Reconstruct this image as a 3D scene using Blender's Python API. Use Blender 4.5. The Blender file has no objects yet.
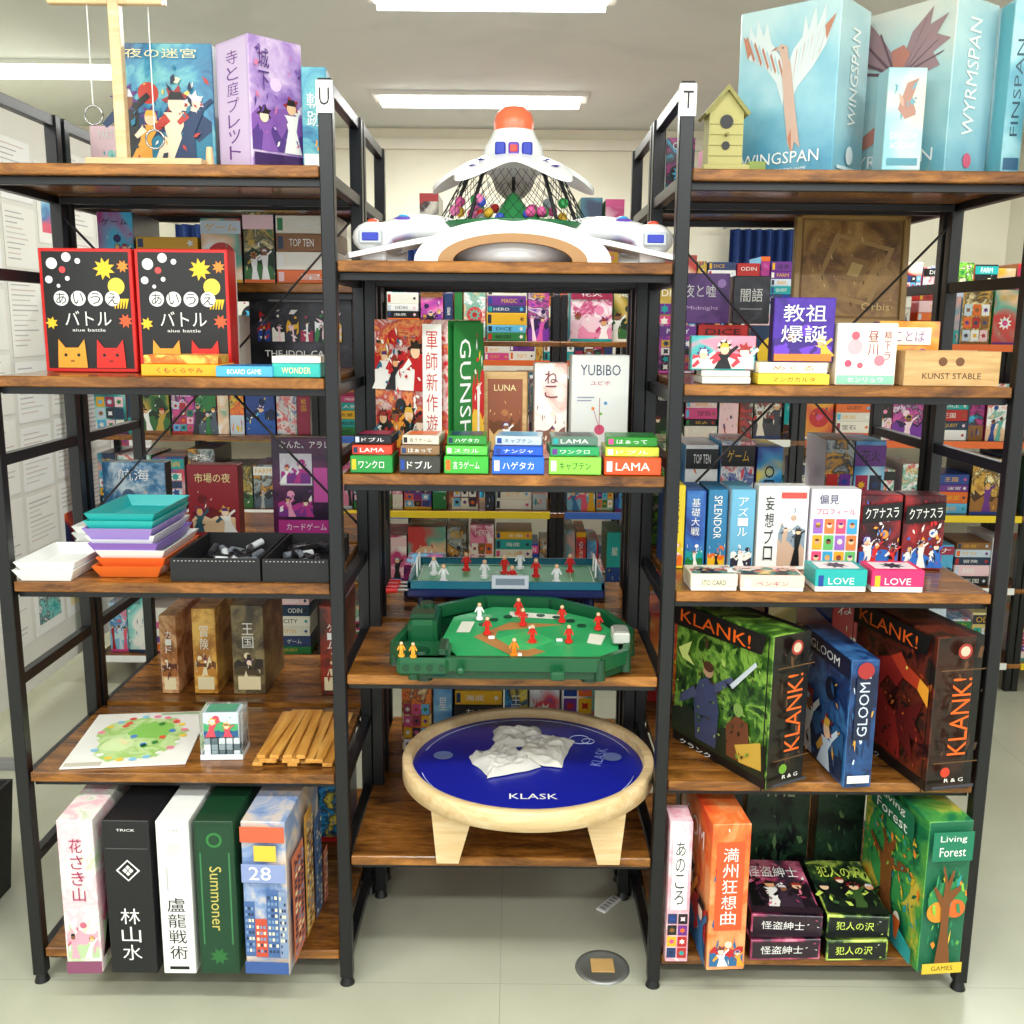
import bpy, math, random
from mathutils import Matrix, Vector, noise
R=random.Random(7)
sc=bpy.context.scene
try:
    sc.view_settings.view_transform='Standard'
    sc.view_settings.look='None'
except Exception as e: print(e)

# ---------------------------------------------------------------- materials
def lin(h):
    h=h.lstrip('#'); o=[]
    for i in (0,2,4):
        c=int(h[i:i+2],16)/255; o.append(c/12.92 if c<=.04045 else ((c+.055)/1.055)**2.4)
    return (*o,1)
_m={}
def C(h,rough=.45,metal=0,emit=0):
    k=(h,rough,metal,emit)
    if k in _m: return _m[k]
    m=bpy.data.materials.new('paint_'+h); m.use_nodes=True
    b=m.node_tree.nodes['Principled BSDF']
    b.inputs['Base Color'].default_value=lin(h); b.inputs['Roughness'].default_value=rough; b.inputs['Metallic'].default_value=metal
    if emit:
        b.inputs['Emission Color'].default_value=lin(h); b.inputs['Emission Strength'].default_value=emit
    _m[k]=m; return m
def art(pal,kind='n',scale=14,rough=.3,stretch=(1,1,1)):
    """n painterly, c flat blobs, v mosaic, s soft wash"""
    k=(tuple(pal),kind,scale,rough,stretch)
    if k in _m: return _m[k]
    m=bpy.data.materials.new('printed_art'); m.use_nodes=True; nt=m.node_tree; N=nt.nodes; L=nt.links
    b=N['Principled BSDF']; b.inputs['Roughness'].default_value=rough
    tc=N.new('ShaderNodeTexCoord'); mp=N.new('ShaderNodeMapping'); L.new(tc.outputs['Object'],mp.inputs[0])
    mp.inputs['Location'].default_value=[R.uniform(-9,9) for _ in range(3)]; mp.inputs['Scale'].default_value=stretch
    rp=N.new('ShaderNodeValToRGB'); cr=rp.color_ramp
    if kind=='v':
        t=N.new('ShaderNodeTexVoronoi'); t.inputs['Scale'].default_value=scale
        s=N.new('ShaderNodeSeparateColor'); L.new(mp.outputs[0],t.inputs['Vector']); L.new(t.outputs['Color'],s.inputs[0]); L.new(s.outputs[0],rp.inputs[0]); lo,hi=0,1
    else:
        t=N.new('ShaderNodeTexNoise'); t.inputs['Scale'].default_value=scale; t.inputs['Detail'].default_value={'n':7,'c':3,'s':2}[kind]
        t.inputs['Roughness'].default_value=.62 if kind=='n' else .5
        t.inputs['Distortion'].default_value={'n':.7,'c':1.6,'s':.6}[kind]
        L.new(mp.outputs[0],t.inputs['Vector']); L.new(t.outputs[0],rp.inputs[0]); lo,hi=.33,.7
    n=len(pal); cr.interpolation='LINEAR' if kind in 'sn' else 'CONSTANT'
    cr.elements[0].color=lin(pal[0]); cr.elements[0].position=lo if kind in 'sn' else 0
    cr.elements[1].color=lin(pal[-1]); cr.elements[1].position=lo+(hi-lo)*(n-1)/n
    for i in range(1,n-1):
        e=cr.elements.new(lo+(hi-lo)*i/n); e.color=lin(pal[i])
    L.new(rp.outputs[0],b.inputs['Base Color'])
    _m[k]=m; return m
def vgrad(c0,c1,c2,z0,z1,rough=.3):
    """printed wash running bottom to top with cloudy break-up"""
    m=bpy.data.materials.new('printed_wash'); m.use_nodes=True; nt=m.node_tree; N=nt.nodes; L=nt.links
    b=N['Principled BSDF']; b.inputs['Roughness'].default_value=rough
    tc=N.new('ShaderNodeTexCoord'); sp=N.new('ShaderNodeSeparateXYZ'); L.new(tc.outputs['Object'],sp.inputs[0])
    mr=N.new('ShaderNodeMapRange'); mr.inputs['From Min'].default_value=z0; mr.inputs['From Max'].default_value=z1; L.new(sp.outputs['Z'],mr.inputs['Value'])
    t=N.new('ShaderNodeTexNoise'); t.inputs['Scale'].default_value=9; t.inputs['Detail'].default_value=6; L.new(tc.outputs['Object'],t.inputs['Vector'])
    ma=N.new('ShaderNodeMath'); ma.operation='MULTIPLY_ADD'; ma.inputs[1].default_value=1.3; ma.inputs[2].default_value=-.65; L.new(t.outputs[0],ma.inputs[0])
    ad=N.new('ShaderNodeMath'); ad.operation='ADD'; L.new(mr.outputs[0],ad.inputs[0]); L.new(ma.outputs[0],ad.inputs[1])
    rp=N.new('ShaderNodeValToRGB'); cr=rp.color_ramp; cr.elements[0].color=lin(c0); cr.elements[1].color=lin(c2); e=cr.elements.new(.5); e.color=lin(c1)
    L.new(ad.outputs[0],rp.inputs[0]); L.new(rp.outputs[0],b.inputs['Base Color']); return m
def wood(c1,c2,c3,rough=.3,st=(1.2,14,14),sc_=4):
    m=bpy.data.materials.new('wood'); m.use_nodes=True; nt=m.node_tree; N=nt.nodes; L=nt.links; b=N['Principled BSDF']
    tc=N.new('ShaderNodeTexCoord'); mp=N.new('ShaderNodeMapping'); mp.inputs['Scale'].default_value=st
    t=N.new('ShaderNodeTexNoise'); t.inputs['Scale'].default_value=sc_; t.inputs['Detail'].default_value=8; t.inputs['Roughness'].default_value=.7; t.inputs['Distortion'].default_value=.5
    rp=N.new('ShaderNodeValToRGB'); cr=rp.color_ramp; cr.elements[0].position=.33; cr.elements[0].color=lin(c1); cr.elements[1].position=.66; cr.elements[1].color=lin(c3)
    e=cr.elements.new(.5); e.color=lin(c2)
    L.new(tc.outputs['Object'],mp.inputs[0]); L.new(mp.outputs[0],t.inputs['Vector']); L.new(t.outputs[0],rp.inputs[0]); L.new(rp.outputs[0],b.inputs['Base Color'])
    b.inputs['Roughness'].default_value=rough
    return m
WOOD=wood('402411','80501f','b07434',.2,(1.2,5,5),5)
PINE=wood('d4b07c','dfc090','ead2a6',.4)
KRAFT=wood('b08a58','c49d68','d2b080',.7)
STICK=wood('b9792c','cf9340','e0ab5a',.5,(14,1.2,14))
BLK=C('0e0f13',.35); W=C('f2f2ee',.4); K=C('0c0c0e',.4)
def mat_floor():
    m=bpy.data.materials.new('linoleum'); m.use_nodes=True; nt=m.node_tree; N=nt.nodes; L=nt.links; b=N['Principled BSDF']
    tc=N.new('ShaderNodeTexCoord'); t=N.new('ShaderNodeTexNoise'); t.inputs['Scale'].default_value=2.5; t.inputs['Detail'].default_value=9
    rp=N.new('ShaderNodeValToRGB'); rp.color_ramp.elements[0].position=.3; rp.color_ramp.elements[0].color=lin('aeae9a'); rp.color_ramp.elements[1].position=.7; rp.color_ramp.elements[1].color=lin('bdbdaa')
    br=N.new('ShaderNodeTexBrick'); br.offset=0; br.inputs['Scale'].default_value=1; br.inputs['Mortar Size'].default_value=.0012; br.inputs['Brick Width'].default_value=1.8; br.inputs['Row Height'].default_value=1.8
    mx=N.new('ShaderNodeMix'); mx.data_type='RGBA'; mx.inputs['B'].default_value=lin('a3a392')
    L.new(tc.outputs['Object'],t.inputs['Vector']); L.new(tc.outputs['Object'],br.inputs['Vector']); L.new(t.outputs[0],rp.inputs[0])
    L.new(rp.outputs[0],mx.inputs['A']); L.new(br.outputs['Fac'],mx.inputs['Factor']); L.new(mx.outputs['Result'],b.inputs['Base Color'])
    b.inputs['Roughness'].default_value=.25
    return m

# ---------------------------------------------------------------- mesh builder
_tc={}
def textmesh(s):
    if s in _tc: return _tc[s]
    cu=bpy.data.curves.new('t','FONT'); cu.body=s; cu.resolution_u=2
    o=bpy.data.objects.new('t',cu); bpy.context.collection.objects.link(o)
    dg=bpy.context.evaluated_depsgraph_get(); me=bpy.data.meshes.new_from_object(o.evaluated_get(dg))
    vs=[tuple(v.co) for v in me.vertices]; fs=[tuple(p.vertices) for p in me.polygons]
    bpy.data.objects.remove(o); bpy.data.meshes.remove(me)
    if vs:
        x0=min(v[0] for v in vs);x1=max(v[0] for v in vs);y0=min(v[1] for v in vs);y1=max(v[1] for v in vs)
        vs=[((v[0]-(x0+x1)/2)/max(x1-x0,1e-4),(v[1]-(y0+y1)/2)/max(y1-y0,1e-4)) for v in vs]
    _tc[s]=(vs,fs); return _tc[s]
class B:
    def __init__(s): s.v=[];s.f=[];s.mi=[];s.sm=[];s.mats=[];s.M=Matrix()
    def m(s,mat):
        if mat not in s.mats: s.mats.append(mat)
        return s.mats.index(mat)
    def add(s,vs,fs,mat,smooth=False,M=None):
        T=s.M if M is None else s.M@M; o=len(s.v)
        s.v+= [tuple(T@Vector(v)) for v in vs]; i=s.m(mat) if not isinstance(mat,list) else None
        for k,f in enumerate(fs):
            s.f.append(tuple(o+a for a in f)); s.mi.append(i if i is not None else s.m(mat[k])); s.sm.append(smooth)
    def box(s,x0,x1,y0,y1,z0,z1,mat,c=.0015,M=None,top=None,front=None,side=None):
        h=[(x1-x0)/2,(y1-y0)/2,(z1-z0)/2]; ce=[(x1+x0)/2,(y1+y0)/2,(z1+z0)/2]; c=min(c,min(h)*.45)
        vs=[];ix={}
        for sx in(-1,1):
            for sy in(-1,1):
                for sz in(-1,1):
                    S=(sx,sy,sz)
                    for a in range(3):
                        ix[(S,a)]=len(vs); vs.append([ce[i]+S[i]*(h[i]-(0 if i==a else c)) for i in range(3)])
        fs=[];ms=[]
        for a in range(3):
            b_,c_=[(1,2),(0,2),(0,1)][a]
            for sg in(-1,1):
                q=[]
                for u,w in((-1,-1),(1,-1),(1,1),(-1,1)):
                    S=[0,0,0];S[a]=sg;S[b_]=u;S[c_]=w;q.append(ix[(tuple(S),a)])
                fs.append(q); mm=mat
                if a==2 and top: mm=top
                if a==1 and front: mm=front
                if a==0 and side: mm=side
                ms.append(mm)
        for a in range(3):
            for b_ in range(a+1,3):
                c_=3-a-b_
                for u in(-1,1):
                    for w in(-1,1):
                        S=[0,0,0];S[a]=u;S[b_]=w;S[c_]=-1;A=tuple(S);S[c_]=1;Bq=tuple(S)
                        fs.append([ix[(A,a)],ix[(Bq,a)],ix[(Bq,b_)],ix[(A,b_)]]);ms.append(mat)
        for sx in(-1,1):
            for sy in(-1,1):
                for sz in(-1,1):
                    fs.append([ix[((sx,sy,sz),a)] for a in range(3)]);ms.append(mat)
        s.add(vs,fs,ms,M=M)
    def bar(s,p,q,w,t,mat):
        p=Vector(p);q=Vector(q);d=q-p;l=d.length
        M=Matrix.Translation((p+q)/2)@d.to_track_quat('Z','Y').to_matrix().to_4x4()
        s.box(-w/2,w/2,-t/2,t/2,-l/2,l/2,mat,.001,M)
    def cyl(s,p,q,r0,r1,mat,n=16,caps=True,smooth=True):
        p=Vector(p);q=Vector(q);d=q-p;Q=d.to_track_quat('Z','Y').to_matrix().to_4x4();M=Matrix.Translation(p)@Q;l=d.length
        vs=[(r0*math.cos(2*math.pi*i/n),r0*math.sin(2*math.pi*i/n),0) for i in range(n)]+[(r1*math.cos(2*math.pi*i/n),r1*math.sin(2*math.pi*i/n),l) for i in range(n)]
        s.add(vs,[(i,(i+1)%n,n+(i+1)%n,n+i) for i in range(n)],mat,smooth,M)
        if caps: s.add(vs,[tuple(range(n)),tuple(range(n,2*n))],mat,False,M)
    def lathe(s,prof,c,mat,n=40,smooth=True):
        vs=[];fs=[]
        for r,z in prof:
            vs+=[(c[0]+r*math.cos(2*math.pi*i/n),c[1]+r*math.sin(2*math.pi*i/n),c[2]+z) for i in range(n)]
        for j in range(len(prof)-1):
            fs+=[(j*n+i,j*n+(i+1)%n,(j+1)*n+(i+1)%n,(j+1)*n+i) for i in range(n)]
        s.add(vs,fs,mat,smooth)
    def ball(s,c,r,mat,sz=1,n=14):
        s.lathe([(max(r*math.sin(math.pi*k/8),1e-4),-r*sz*math.cos(math.pi*k/8)) for k in range(9)],c,mat,n)
    def prism(s,pts,z0,z1,mat,M=None,top=None):
        n=len(pts);vs=[(x,y,z0) for x,y in pts]+[(x,y,z1) for x,y in pts]
        s.add(vs,[(i,(i+1)%n,n+(i+1)%n,n+i) for i in range(n)]+[tuple(range(n))],mat,M=M)
        s.add(vs,[tuple(range(n,2*n))],top or mat,M=M)
    def tube(s,pts,r,mat,n=8,flat=1.0):
        P=[Vector(p) for p in pts];vs=[];fs=[]
        for i,p in enumerate(P):
            d=(P[min(i+1,len(P)-1)]-P[max(i-1,0)]).normalized()
            a=d.cross(Vector((0,0,1)));
            if a.length<.05: a=d.cross(Vector((0,1,0)))
            a.normalize(); u=a.cross(d); rr=r[i] if isinstance(r,(list,tuple)) else r
            vs+=[tuple(p+a*rr*math.cos(2*math.pi*k/n)+u*rr*flat*math.sin(2*math.pi*k/n)) for k in range(n)]
        for i in range(len(P)-1):
            fs+=[(i*n+k,i*n+(k+1)%n,(i+1)*n+(k+1)%n,(i+1)*n+k) for k in range(n)]
        fs+=[tuple(range(n)),tuple(range(len(vs)-n,len(vs)))]
        s.add(vs,fs,mat,True)
    def surf(s,fn,nu,nv,mat,smooth=True):
        vs=[fn(i/nu,j/nv) for j in range(nv+1) for i in range(nu+1)]
        s.add(vs,[(j*(nu+1)+i,j*(nu+1)+i+1,(j+1)*(nu+1)+i+1,(j+1)*(nu+1)+i) for j in range(nv) for i in range(nu)],mat,smooth)
    def tray(s,cx,cy,z,w,d,h,t,mat,fl=0,M=None):
        def ring(a,b,zz): return [(cx-a,cy-b,zz),(cx+a,cy-b,zz),(cx+a,cy+b,zz),(cx-a,cy+b,zz)]
        vs=ring(w/2-fl,d/2-fl,z)+ring(w/2,d/2,z+h)+ring(w/2-t,d/2-t,z+h)+ring(w/2-t-fl,d/2-t-fl,z+t)
        fs=[(0,1,2,3),(12,13,14,15)]
        for k in range(3): fs+=[(k*4+i,k*4+(i+1)%4,k*4+4+(i+1)%4,k*4+4+i) for i in range(4)]
        s.add(vs,fs,mat,M=M)
    def text(s,t,M,w,h,mat):
        vs,fs=textmesh(t)
        if vs: s.add([(a*w,b*h,0) for a,b in vs],fs,mat,M=M)
    def obj(s,name,parent=None):
        me=bpy.data.meshes.new(name); me.from_pydata(s.v,[],s.f)
        for m in s.mats: me.materials.append(m)
        me.polygons.foreach_set('material_index',s.mi); me.polygons.foreach_set('use_smooth',s.sm); me.update()
        o=bpy.data.objects.new(name,me); bpy.context.collection.objects.link(o)
        if parent: o.parent=parent
        return o
def frame(face,w,h,d):
    if face=='f': return Matrix(((1,0,0,-w/2),(0,0,-1,0),(0,1,0,0),(0,0,0,1))),w,h
    if face=='r': return Matrix(((0,0,1,w/2),(1,0,0,0),(0,1,0,0),(0,0,0,1))),d,h
    if face=='l': return Matrix(((0,0,-1,-w/2),(-1,0,0,d),(0,1,0,0),(0,0,0,1))),d,h
    if face=='t': return Matrix(((1,0,0,-w/2),(0,1,0,0),(0,0,1,h),(0,0,0,1))),w,d
def deco(b,M,w,h,d,items):
    for i,it in enumerate(items):
        F,fw,fh=frame(it[0],w,h,d); F=M@F@Matrix.Translation((0,0,.0004+.00008*i)); k=it[1]
        if k=='r':
            u0,v0,u1,v1,mat=it[2:7]; b.add([(u0*fw,v0*fh,0),(u1*fw,v0*fh,0),(u1*fw,v1*fh,0),(u0*fw,v1*fh,0)],[(0,1,2,3)],mat,M=F)
        elif k=='p': b.add([(u*fw,v*fh,0) for u,v in it[2]],[tuple(range(len(it[2])))],it[3],M=F)
        elif k=='c':
            u,v,r,mat=it[2:6]; ry=it[6] if len(it)>6 else 1
            b.add([(u*fw+r*fw*math.cos(a*math.pi/9),v*fh+ry*r*fw*math.sin(a*math.pi/9),0) for a in range(18)],[tuple(range(18))],mat,M=F)
        elif k=='s':
            u,v,r,mat,n=it[2:7]
            b.add([(u*fw+(r if a%2 else r*.55)*fw*math.cos(a*math.pi/n),v*fh+(r if a%2 else r*.55)*fw*math.sin(a*math.pi/n),0) for a in range(2*n)],[tuple(range(2*n))],mat,M=F)
        elif k=='t':
            t,u,v,ww,hh,mat=it[2:8]; ro=it[8] if len(it)>8 else 0
            T=F@Matrix.Translation((u*fw,v*fh,0))@Matrix.Rotation(math.radians(ro),4,'Z')
            if ro in(90,-90): b.text(t,T,hh*fh,ww*fw,mat)
            else: b.text(t,T,ww*fw,hh*fh,mat)
        elif k=='vt':
            t,u,v,ww,hh,mat=it[2:8]; n=len(t)
            for j,ch in enumerate(t):
                b.text(ch,F@Matrix.Translation((u*fw,(v+hh/2-(j+.5)*hh/n)*fh,0)),ww*fw,hh*fh/n*.86,mat)
def gbox(b,x,y,z,w,h,d,rot,a,side=None,items=(),anc=0,lid=None):
    M=Matrix.Translation((x,y,z))@Matrix.Rotation(math.radians(rot),4,'Z')@Matrix.Translation((-anc*w/2,0,0))
    side=side or a
    if lid:
        b.box(-w/2+.0015,w/2-.0015,.0015,d-.0015,0,h,lid,.001,M)
        b.box(-w/2,w/2,0,d*.8 if h>w*.5 else d,0 if h>w*.5 else h*.25,h+.0005,a,.0015,M,side=side,top=a)
    else: b.box(-w/2,w/2,0,d,0,h,a,.0015,M,side=side)
    deco(b,M,w,h,d,items)
def G(name,*a,**k):
    b=B(); gbox(b,*a,**k); return b.obj(name)
SK=[C(h) for h in('f0c8a0','e0a878','8a5a3a','f4d8c0')]
HR=[C(h) for h in('2a1a12','7a3a1a','e0b040','15151a','a02a2a','d8d8e0','5a2a7a')]
def shards(f,seed,n,cols,u0,v0,u1,v1,s0=.015,s1=.05):
    """scattered brush-like flecks"""
    r=random.Random(seed); it=[]
    for _ in range(n):
        u=r.uniform(u0,u1);v=r.uniform(v0,v1);a=r.uniform(0,6.28);l=r.uniform(s0,s1);q=l*r.uniform(.25,.6)
        ca,sa=math.cos(a),math.sin(a)
        pts=[(u+l*ca,v+l*sa),(u-q*sa,v+q*ca),(u-l*.7*ca,v-l*.7*sa),(u+q*.8*sa,v-q*.8*ca)]
        if all(u0<=p[0]<=u1 and v0<=p[1]<=v1 for p in pts): it.append((f,'p',pts,r.choice(cols)))
    return it
def illus(f,seed,cols,u0=0,v0=0,u1=1,v1=1,nch=2,asp=1.0):
    r=random.Random(seed); U=lambda u:u0+(u1-u0)*u; V=lambda v:v0+(v1-v0)*v; it=[]
    it.append((f,'c',U(r.uniform(.2,.8)),V(r.uniform(.7,.82)),.11*(u1-u0),r.choice(cols)))
    for base,c in((r.uniform(.45,.6),cols[0]),(r.uniform(.25,.38),cols[1%len(cols)])):
        pts=[(U(0),V(0)),(U(1),V(0))]+[(U(1-k/7),V(base+r.uniform(-.1,.1))) for k in range(8)]
        it.append((f,'p',pts,c))
    it+=shards(f,seed,14,cols+[W],U(0),V(.02),U(1),V(.98),.02,.06)
    for k in range(nch):
        cu=(k+.5)/nch+r.uniform(-.08,.08); hr=r.uniform(.07,.12); cv=r.uniform(.4,.66); c=r.choice(cols+[W,K]); ww=(u1-u0)
        q=hr*ww*asp/(v1-v0); ln=r.uniform(-.15,.15)
        it+=[(f,'p',[(U(cu-hr*1.5+ln),V(0)),(U(cu+hr*1.5+ln),V(0)),(U(cu+hr*.7+ln*.5),V(cv*.5)),(U(cu+hr*1.2),V(cv-q*.9)),(U(cu-hr*1.2),V(cv-q*.9)),(U(cu-hr*.7+ln*.5),V(cv*.5))],c),
             (f,'p',[(U(cu+hr),V(cv-q)),(U(cu+hr*2.4),V(cv+q*.2)),(U(cu+hr*2.1),V(cv+q*.6)),(U(cu+hr*.5),V(cv-q*.6))],c),
             (f,'p',[(U(cu-hr*1.1),V(cv-q)),(U(cu-hr*2.2),V(cv-q*2.2)),(U(cu-hr*1.8),V(cv-q*2.6)),(U(cu-hr*.6),V(cv-q*1.7))],r.choice(cols)),
             (f,'s',U(cu),V(cv+q*.2),hr*1.4*ww,r.choice(HR),r.choice((5,7,9))),(f,'c',U(cu),V(cv-q*.1),hr*.78*ww,r.choice(SK),1.15),
             (f,'p',[(U(cu-hr*.8),V(cv+q*.2)),(U(cu+hr*.8),V(cv+q*.2)),(U(cu+hr*.5),V(cv+q*.9)),(U(cu-hr*.5),V(cv+q*.9))],r.choice(HR))]
    return it
def cardgrid(f,seed,u0,v0,u1,v1,nx,ny):
    r=random.Random(seed); it=[]
    for i in range(nx):
        for j in range(ny):
            a=u0+(u1-u0)*i/nx; c=u0+(u1-u0)*(i+.88)/nx; e=v0+(v1-v0)*j/ny; g=v0+(v1-v0)*(j+.88)/ny
            it.append((f,'r',a,e,c,g,r.choice(SPN))); it.append((f,r.choice('cs'),(a+c)/2,(e+g)/2,(c-a)*.32,r.choice(SPN),r.choice((5,6,7)) )) if False else it.append((f,'s',(a+c)/2,(e+g)/2,(c-a)*.36,r.choice(SPN),r.choice((4,5,6,7))))
    return it

PALS=[['0c1c4a','1b56b0','42a8e0','f4e04a'],['7a0f16','d02a26','f28a2a','fbe6a0'],['083a20','1f8a3e','8cd04a','f6f0c0'],['2b1050','7a2fa8','e05ab0','ffe0f0'],
['101014','3a3a42','c23028','e8e0d0'],['f2ead8','e8a8a0','4a9ab0','2a3a5a'],['0e4a58','22a6a8','9ae0d8','f8f8f0'],['4a2a12','a06a2a','e0b04a','f8e8b0'],
['f6f6f2','d8dce0','e04a5a','2a4a9a'],['0a0a20','22206a','c02a8a','40c0f0'],['e8c020','f08020','d02828','203060'],['d8f0f8','88c8e8','3a80c0','f06080'],
['20242c','506070','b0b8b8','e0a030'],['f8d0e0','f090b8','c83878','fff6fa'],['143018','2e6a30','c0a040','f0e0a0'],['ffffff','f0c8a0','60b0a0','d04040']]
ARTS=[(art(p if k=='s' else [p[1],p[3],p[0],p[2],p[1]],k,s),[C(c) for c in p]) for p in PALS for k,s in (('n',15),('s',6))]
SPN=[C(h,.35) for h in ('1b3f8f','b8231f','1f7a3a','6a2a8a','15151a','f2eee2','18a0a0','e8b21e','e86a1e','d84a8a','2a2a3a','8a5a2a','5ab4e0','f4f4f4','243a6a','a01f4a','f6d0d8','e8e4d8','103050','c8d8e8')]
TX=['カード','ゲーム','王国','冒険','TOP TEN','DICE','人狼','QUEST','宝石','MAGIC','ねこ','花火','CITY','森','戦国','PARTY','海底','ODIN','星','言葉','探偵','ナナ','HERO','迷宮','FARM']
def rowboxes(name,x0,x1,y,z,hr,wr,d,seed,txt=.6,stack=.15,b=None):
    r=random.Random(seed); own=b is None
    if own: b=B()
    x=x0
    while x<x1-wr[0]:
        w=min(r.uniform(*wr),x1-x-.002); h=r.uniform(*hr); yy=y+r.uniform(0,.02)
        if r.random()<stack and x1-x>.14:
            w=r.uniform(.12,.16); w=min(w,x1-x); zz=z
            while zz<z+h-.03:
                t=r.uniform(.025,.05); gbox(b,x+w/2,yy,zz,w-.01*r.random(),t,d*.8,0,r.choice(SPN),None,[('f','t',r.choice(TX),r.uniform(.35,.6),.5,.4,.42,r.choice((W,K,SPN[7]))),('f','r',.03,.15,.12,.85,r.choice(SPN)),('f','s',.88,.5,.06,r.choice(SPN),5)]); zz+=t+.0005
        else:
            a,cols=r.choice(ARTS); it=[]
            if r.random()<.25: a=r.choice(SPN)
            t=r.choice(TX); tm=r.choice((W,W,K,SPN[7])); bg=K if tm!=K else W
            if w>.07:
                q=r.random()
                if q<.5: it+=illus('f',r.random(),cols+[r.choice(SPN)],.0,.0,1,.78,r.choice((1,2,3)),w/h)
                elif q<.68: it+=cardgrid('f',r.random(),.06,.06,.96,.7,r.choice((2,3)),r.choice((3,4)))
                elif q<.85: it+=[('f','c',.5,.4,.36,r.choice(cols)),('f','s',.5,.4,.3,r.choice(cols),9),('f','c',.5,.4,.12,r.choice(SPN))]+shards('f',r.random(),12,cols,.05,.05,.95,.7,.02,.06)
                else: it+=shards('f',r.random(),30,cols+[r.choice(SPN)],.03,.03,.97,.97,.02,.09)
                if r.random()<.4: it.append(('f','r',.0,.76,1,.96,r.choice(SPN+[bg]*6)))
                if r.random()<txt+.25: it.append(('f','t',t,.5,.86,r.uniform(.5,.8),r.uniform(.09,.13),tm))
                if r.random()<.5: it.append(('f','r',.0,.0,1,.05,r.choice(SPN)))
            else:
                if r.random()<.7: it+= [('f','r',.0,.0,1,.3,r.choice(SPN))]+shards('f',r.random(),8,cols,.05,.02,.95,.28,.05,.16)
                if r.random()<.4: it.append(('f','r',.0,.9,1,1,r.choice(SPN)))
                if r.random()<txt+.15:
                    if ord(t[0])>255: it+=[('f','vt',t,.5,.62,.42,.1*len(t)+.08,tm)]
                    else: it+=[('f','t',t,.5,.6,.38,.42,tm,-90)]
            gbox(b,x+w/2,yy,z,w-.003,h,d,r.uniform(-1,1),a,r.choice(SPN),it)
        x+=w+ (r.uniform(.01,.05) if r.random()<.08 else .003)
    if own: return b.obj(name)

# ---------------------------------------------------------------- room
def slab(name,x0,x1,y0,y1,z0,z1,mat):
    b=B(); b.box(x0,x1,y0,y1,z0,z1,mat,.001); return b.obj(name)
slab('floor',-3,3,-3.4,4.3,-.1,0,mat_floor())
slab('ceiling',-3,3,-3.4,4.3,2.62,2.72,art(['d8dfd8','e0e6df'],'s',2,.9))
slab('wall_back',-3,3,4.2,4.3,0,2.62,art(['dedac4','e6e2ce'],'s',2,.85))
slab('wall_left',-3.1,-3,-3.4,4.3,0,2.62,C('dedbc8',.8))
slab('wall_right',3,3.1,-3.4,4.3,0,2.62,C('dedbc8',.8))
slab('baseboard_back',-3,3,4.18,4.2,0,.08,C('5a4a3a',.5))
slab('trim_1',-3,3,4.17,4.2,2.5,2.56,C('eae6d6',.6))
def curtain(x0,x1):
    b=B(); b.surf(lambda u,v:(x0+(x1-x0)*u,4.1+.03*math.sin(u*60),.9+v*1.15),120,3,C('15346e',.8))
    b.cyl((x0-.05,4.1,2.07),(x1+.05,4.1,2.07),.012,.012,W); b.box(x0-.03,x0-.01,4.1,4.2,2.06,2.08,W); b.box(x1+.01,x1+.03,4.1,4.2,2.06,2.08,W); b.obj('window_curtain')
curtain(-2.0,-1.25); curtain(-.9,-.5); curtain(1.3,1.9)
def fixture(x,y,l,e):
    b=B(); b.box(x-l/2-.04,x+l/2+.04,y-.09,y+.09,2.6,2.62,C('e8e8e0',.5)); 
    for dy in(-.04,.04): b.cyl((x-l/2,y+dy,2.582),(x+l/2,y+dy,2.582),.018,.018,C('fffef8',.5,0,7),12)
    o=b.obj('ceiling_fluorescent_light')
    la=bpy.data.lights.new('tube_glow','AREA'); la.shape='RECTANGLE'; la.size=l; la.size_y=.2; la.energy=e; la.color=(.98,1,.98)
    lo=bpy.data.objects.new('tube_glow',la); lo.location=(x,y,2.55); bpy.context.collection.objects.link(lo); lo.parent=o
fixture(-.16,3.3,1.0,26); fixture(-.07,1.68,.8,28); fixture(-2.3,2.75,1.05,26); fixture(2.3,2.75,1.05,26)
for x in(-1.7,0,1.7): fixture(x,-1.35,1.1,25)
for x in(-1.2,1.2): fixture(x,-2.7,1.1,46)
w=bpy.data.worlds.new('World'); sc.world=w; w.use_nodes=True; w.node_tree.nodes['Background'].inputs[0].default_value=(.94,.98,1,1); w.node_tree.nodes['Background'].inputs[1].default_value=1.45

# notice partition at left with pinned sheets
b=B(); PX=-1.78
b.box(PX-.03,PX,1.0,2.9,.12,2.25,C('eceae2',.6)); 
for y in(1.1,2.8): b.box(PX-.2,PX+.17,y-.02,y+.02,0,.03,C('888888',.4)); b.box(PX-.03,PX,y-.02,y+.02,.03,.14,C('888888',.4))
r=random.Random(3); yy=1.04
while yy<2.75:
    zz=.3
    while zz<2.0:
        hh=r.uniform(.2,.34); ww=.24; b.box(PX+.001,PX+.003,yy,yy+ww,zz,zz+hh,C(r.choice(['fbfaf4','f6f5ee','fdfdfb']),.6),.0003)
        kind=r.random()
        if kind<.15:
            b.box(PX+.003,PX+.0036,yy+.03,yy+ww-.03,zz+.04,zz+hh*.6,r.choice(ARTS[10:24])[0],.0001)
        for k in range(int(hh/.018)-2):
            ly=zz+hh-.025-k*.018
            if kind<.15 and ly<zz+hh*.66: break
            b.box(PX+.003,PX+.0036,yy+.02,yy+.02+r.uniform(.08,.2),ly,ly+.004,C(r.choice(['c4c4c0','d6d6d0','b8b8b8','dccac4'])),.0001)
        zz+=hh+.02
    yy+=.27
b.obj('notice_partition')

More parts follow.
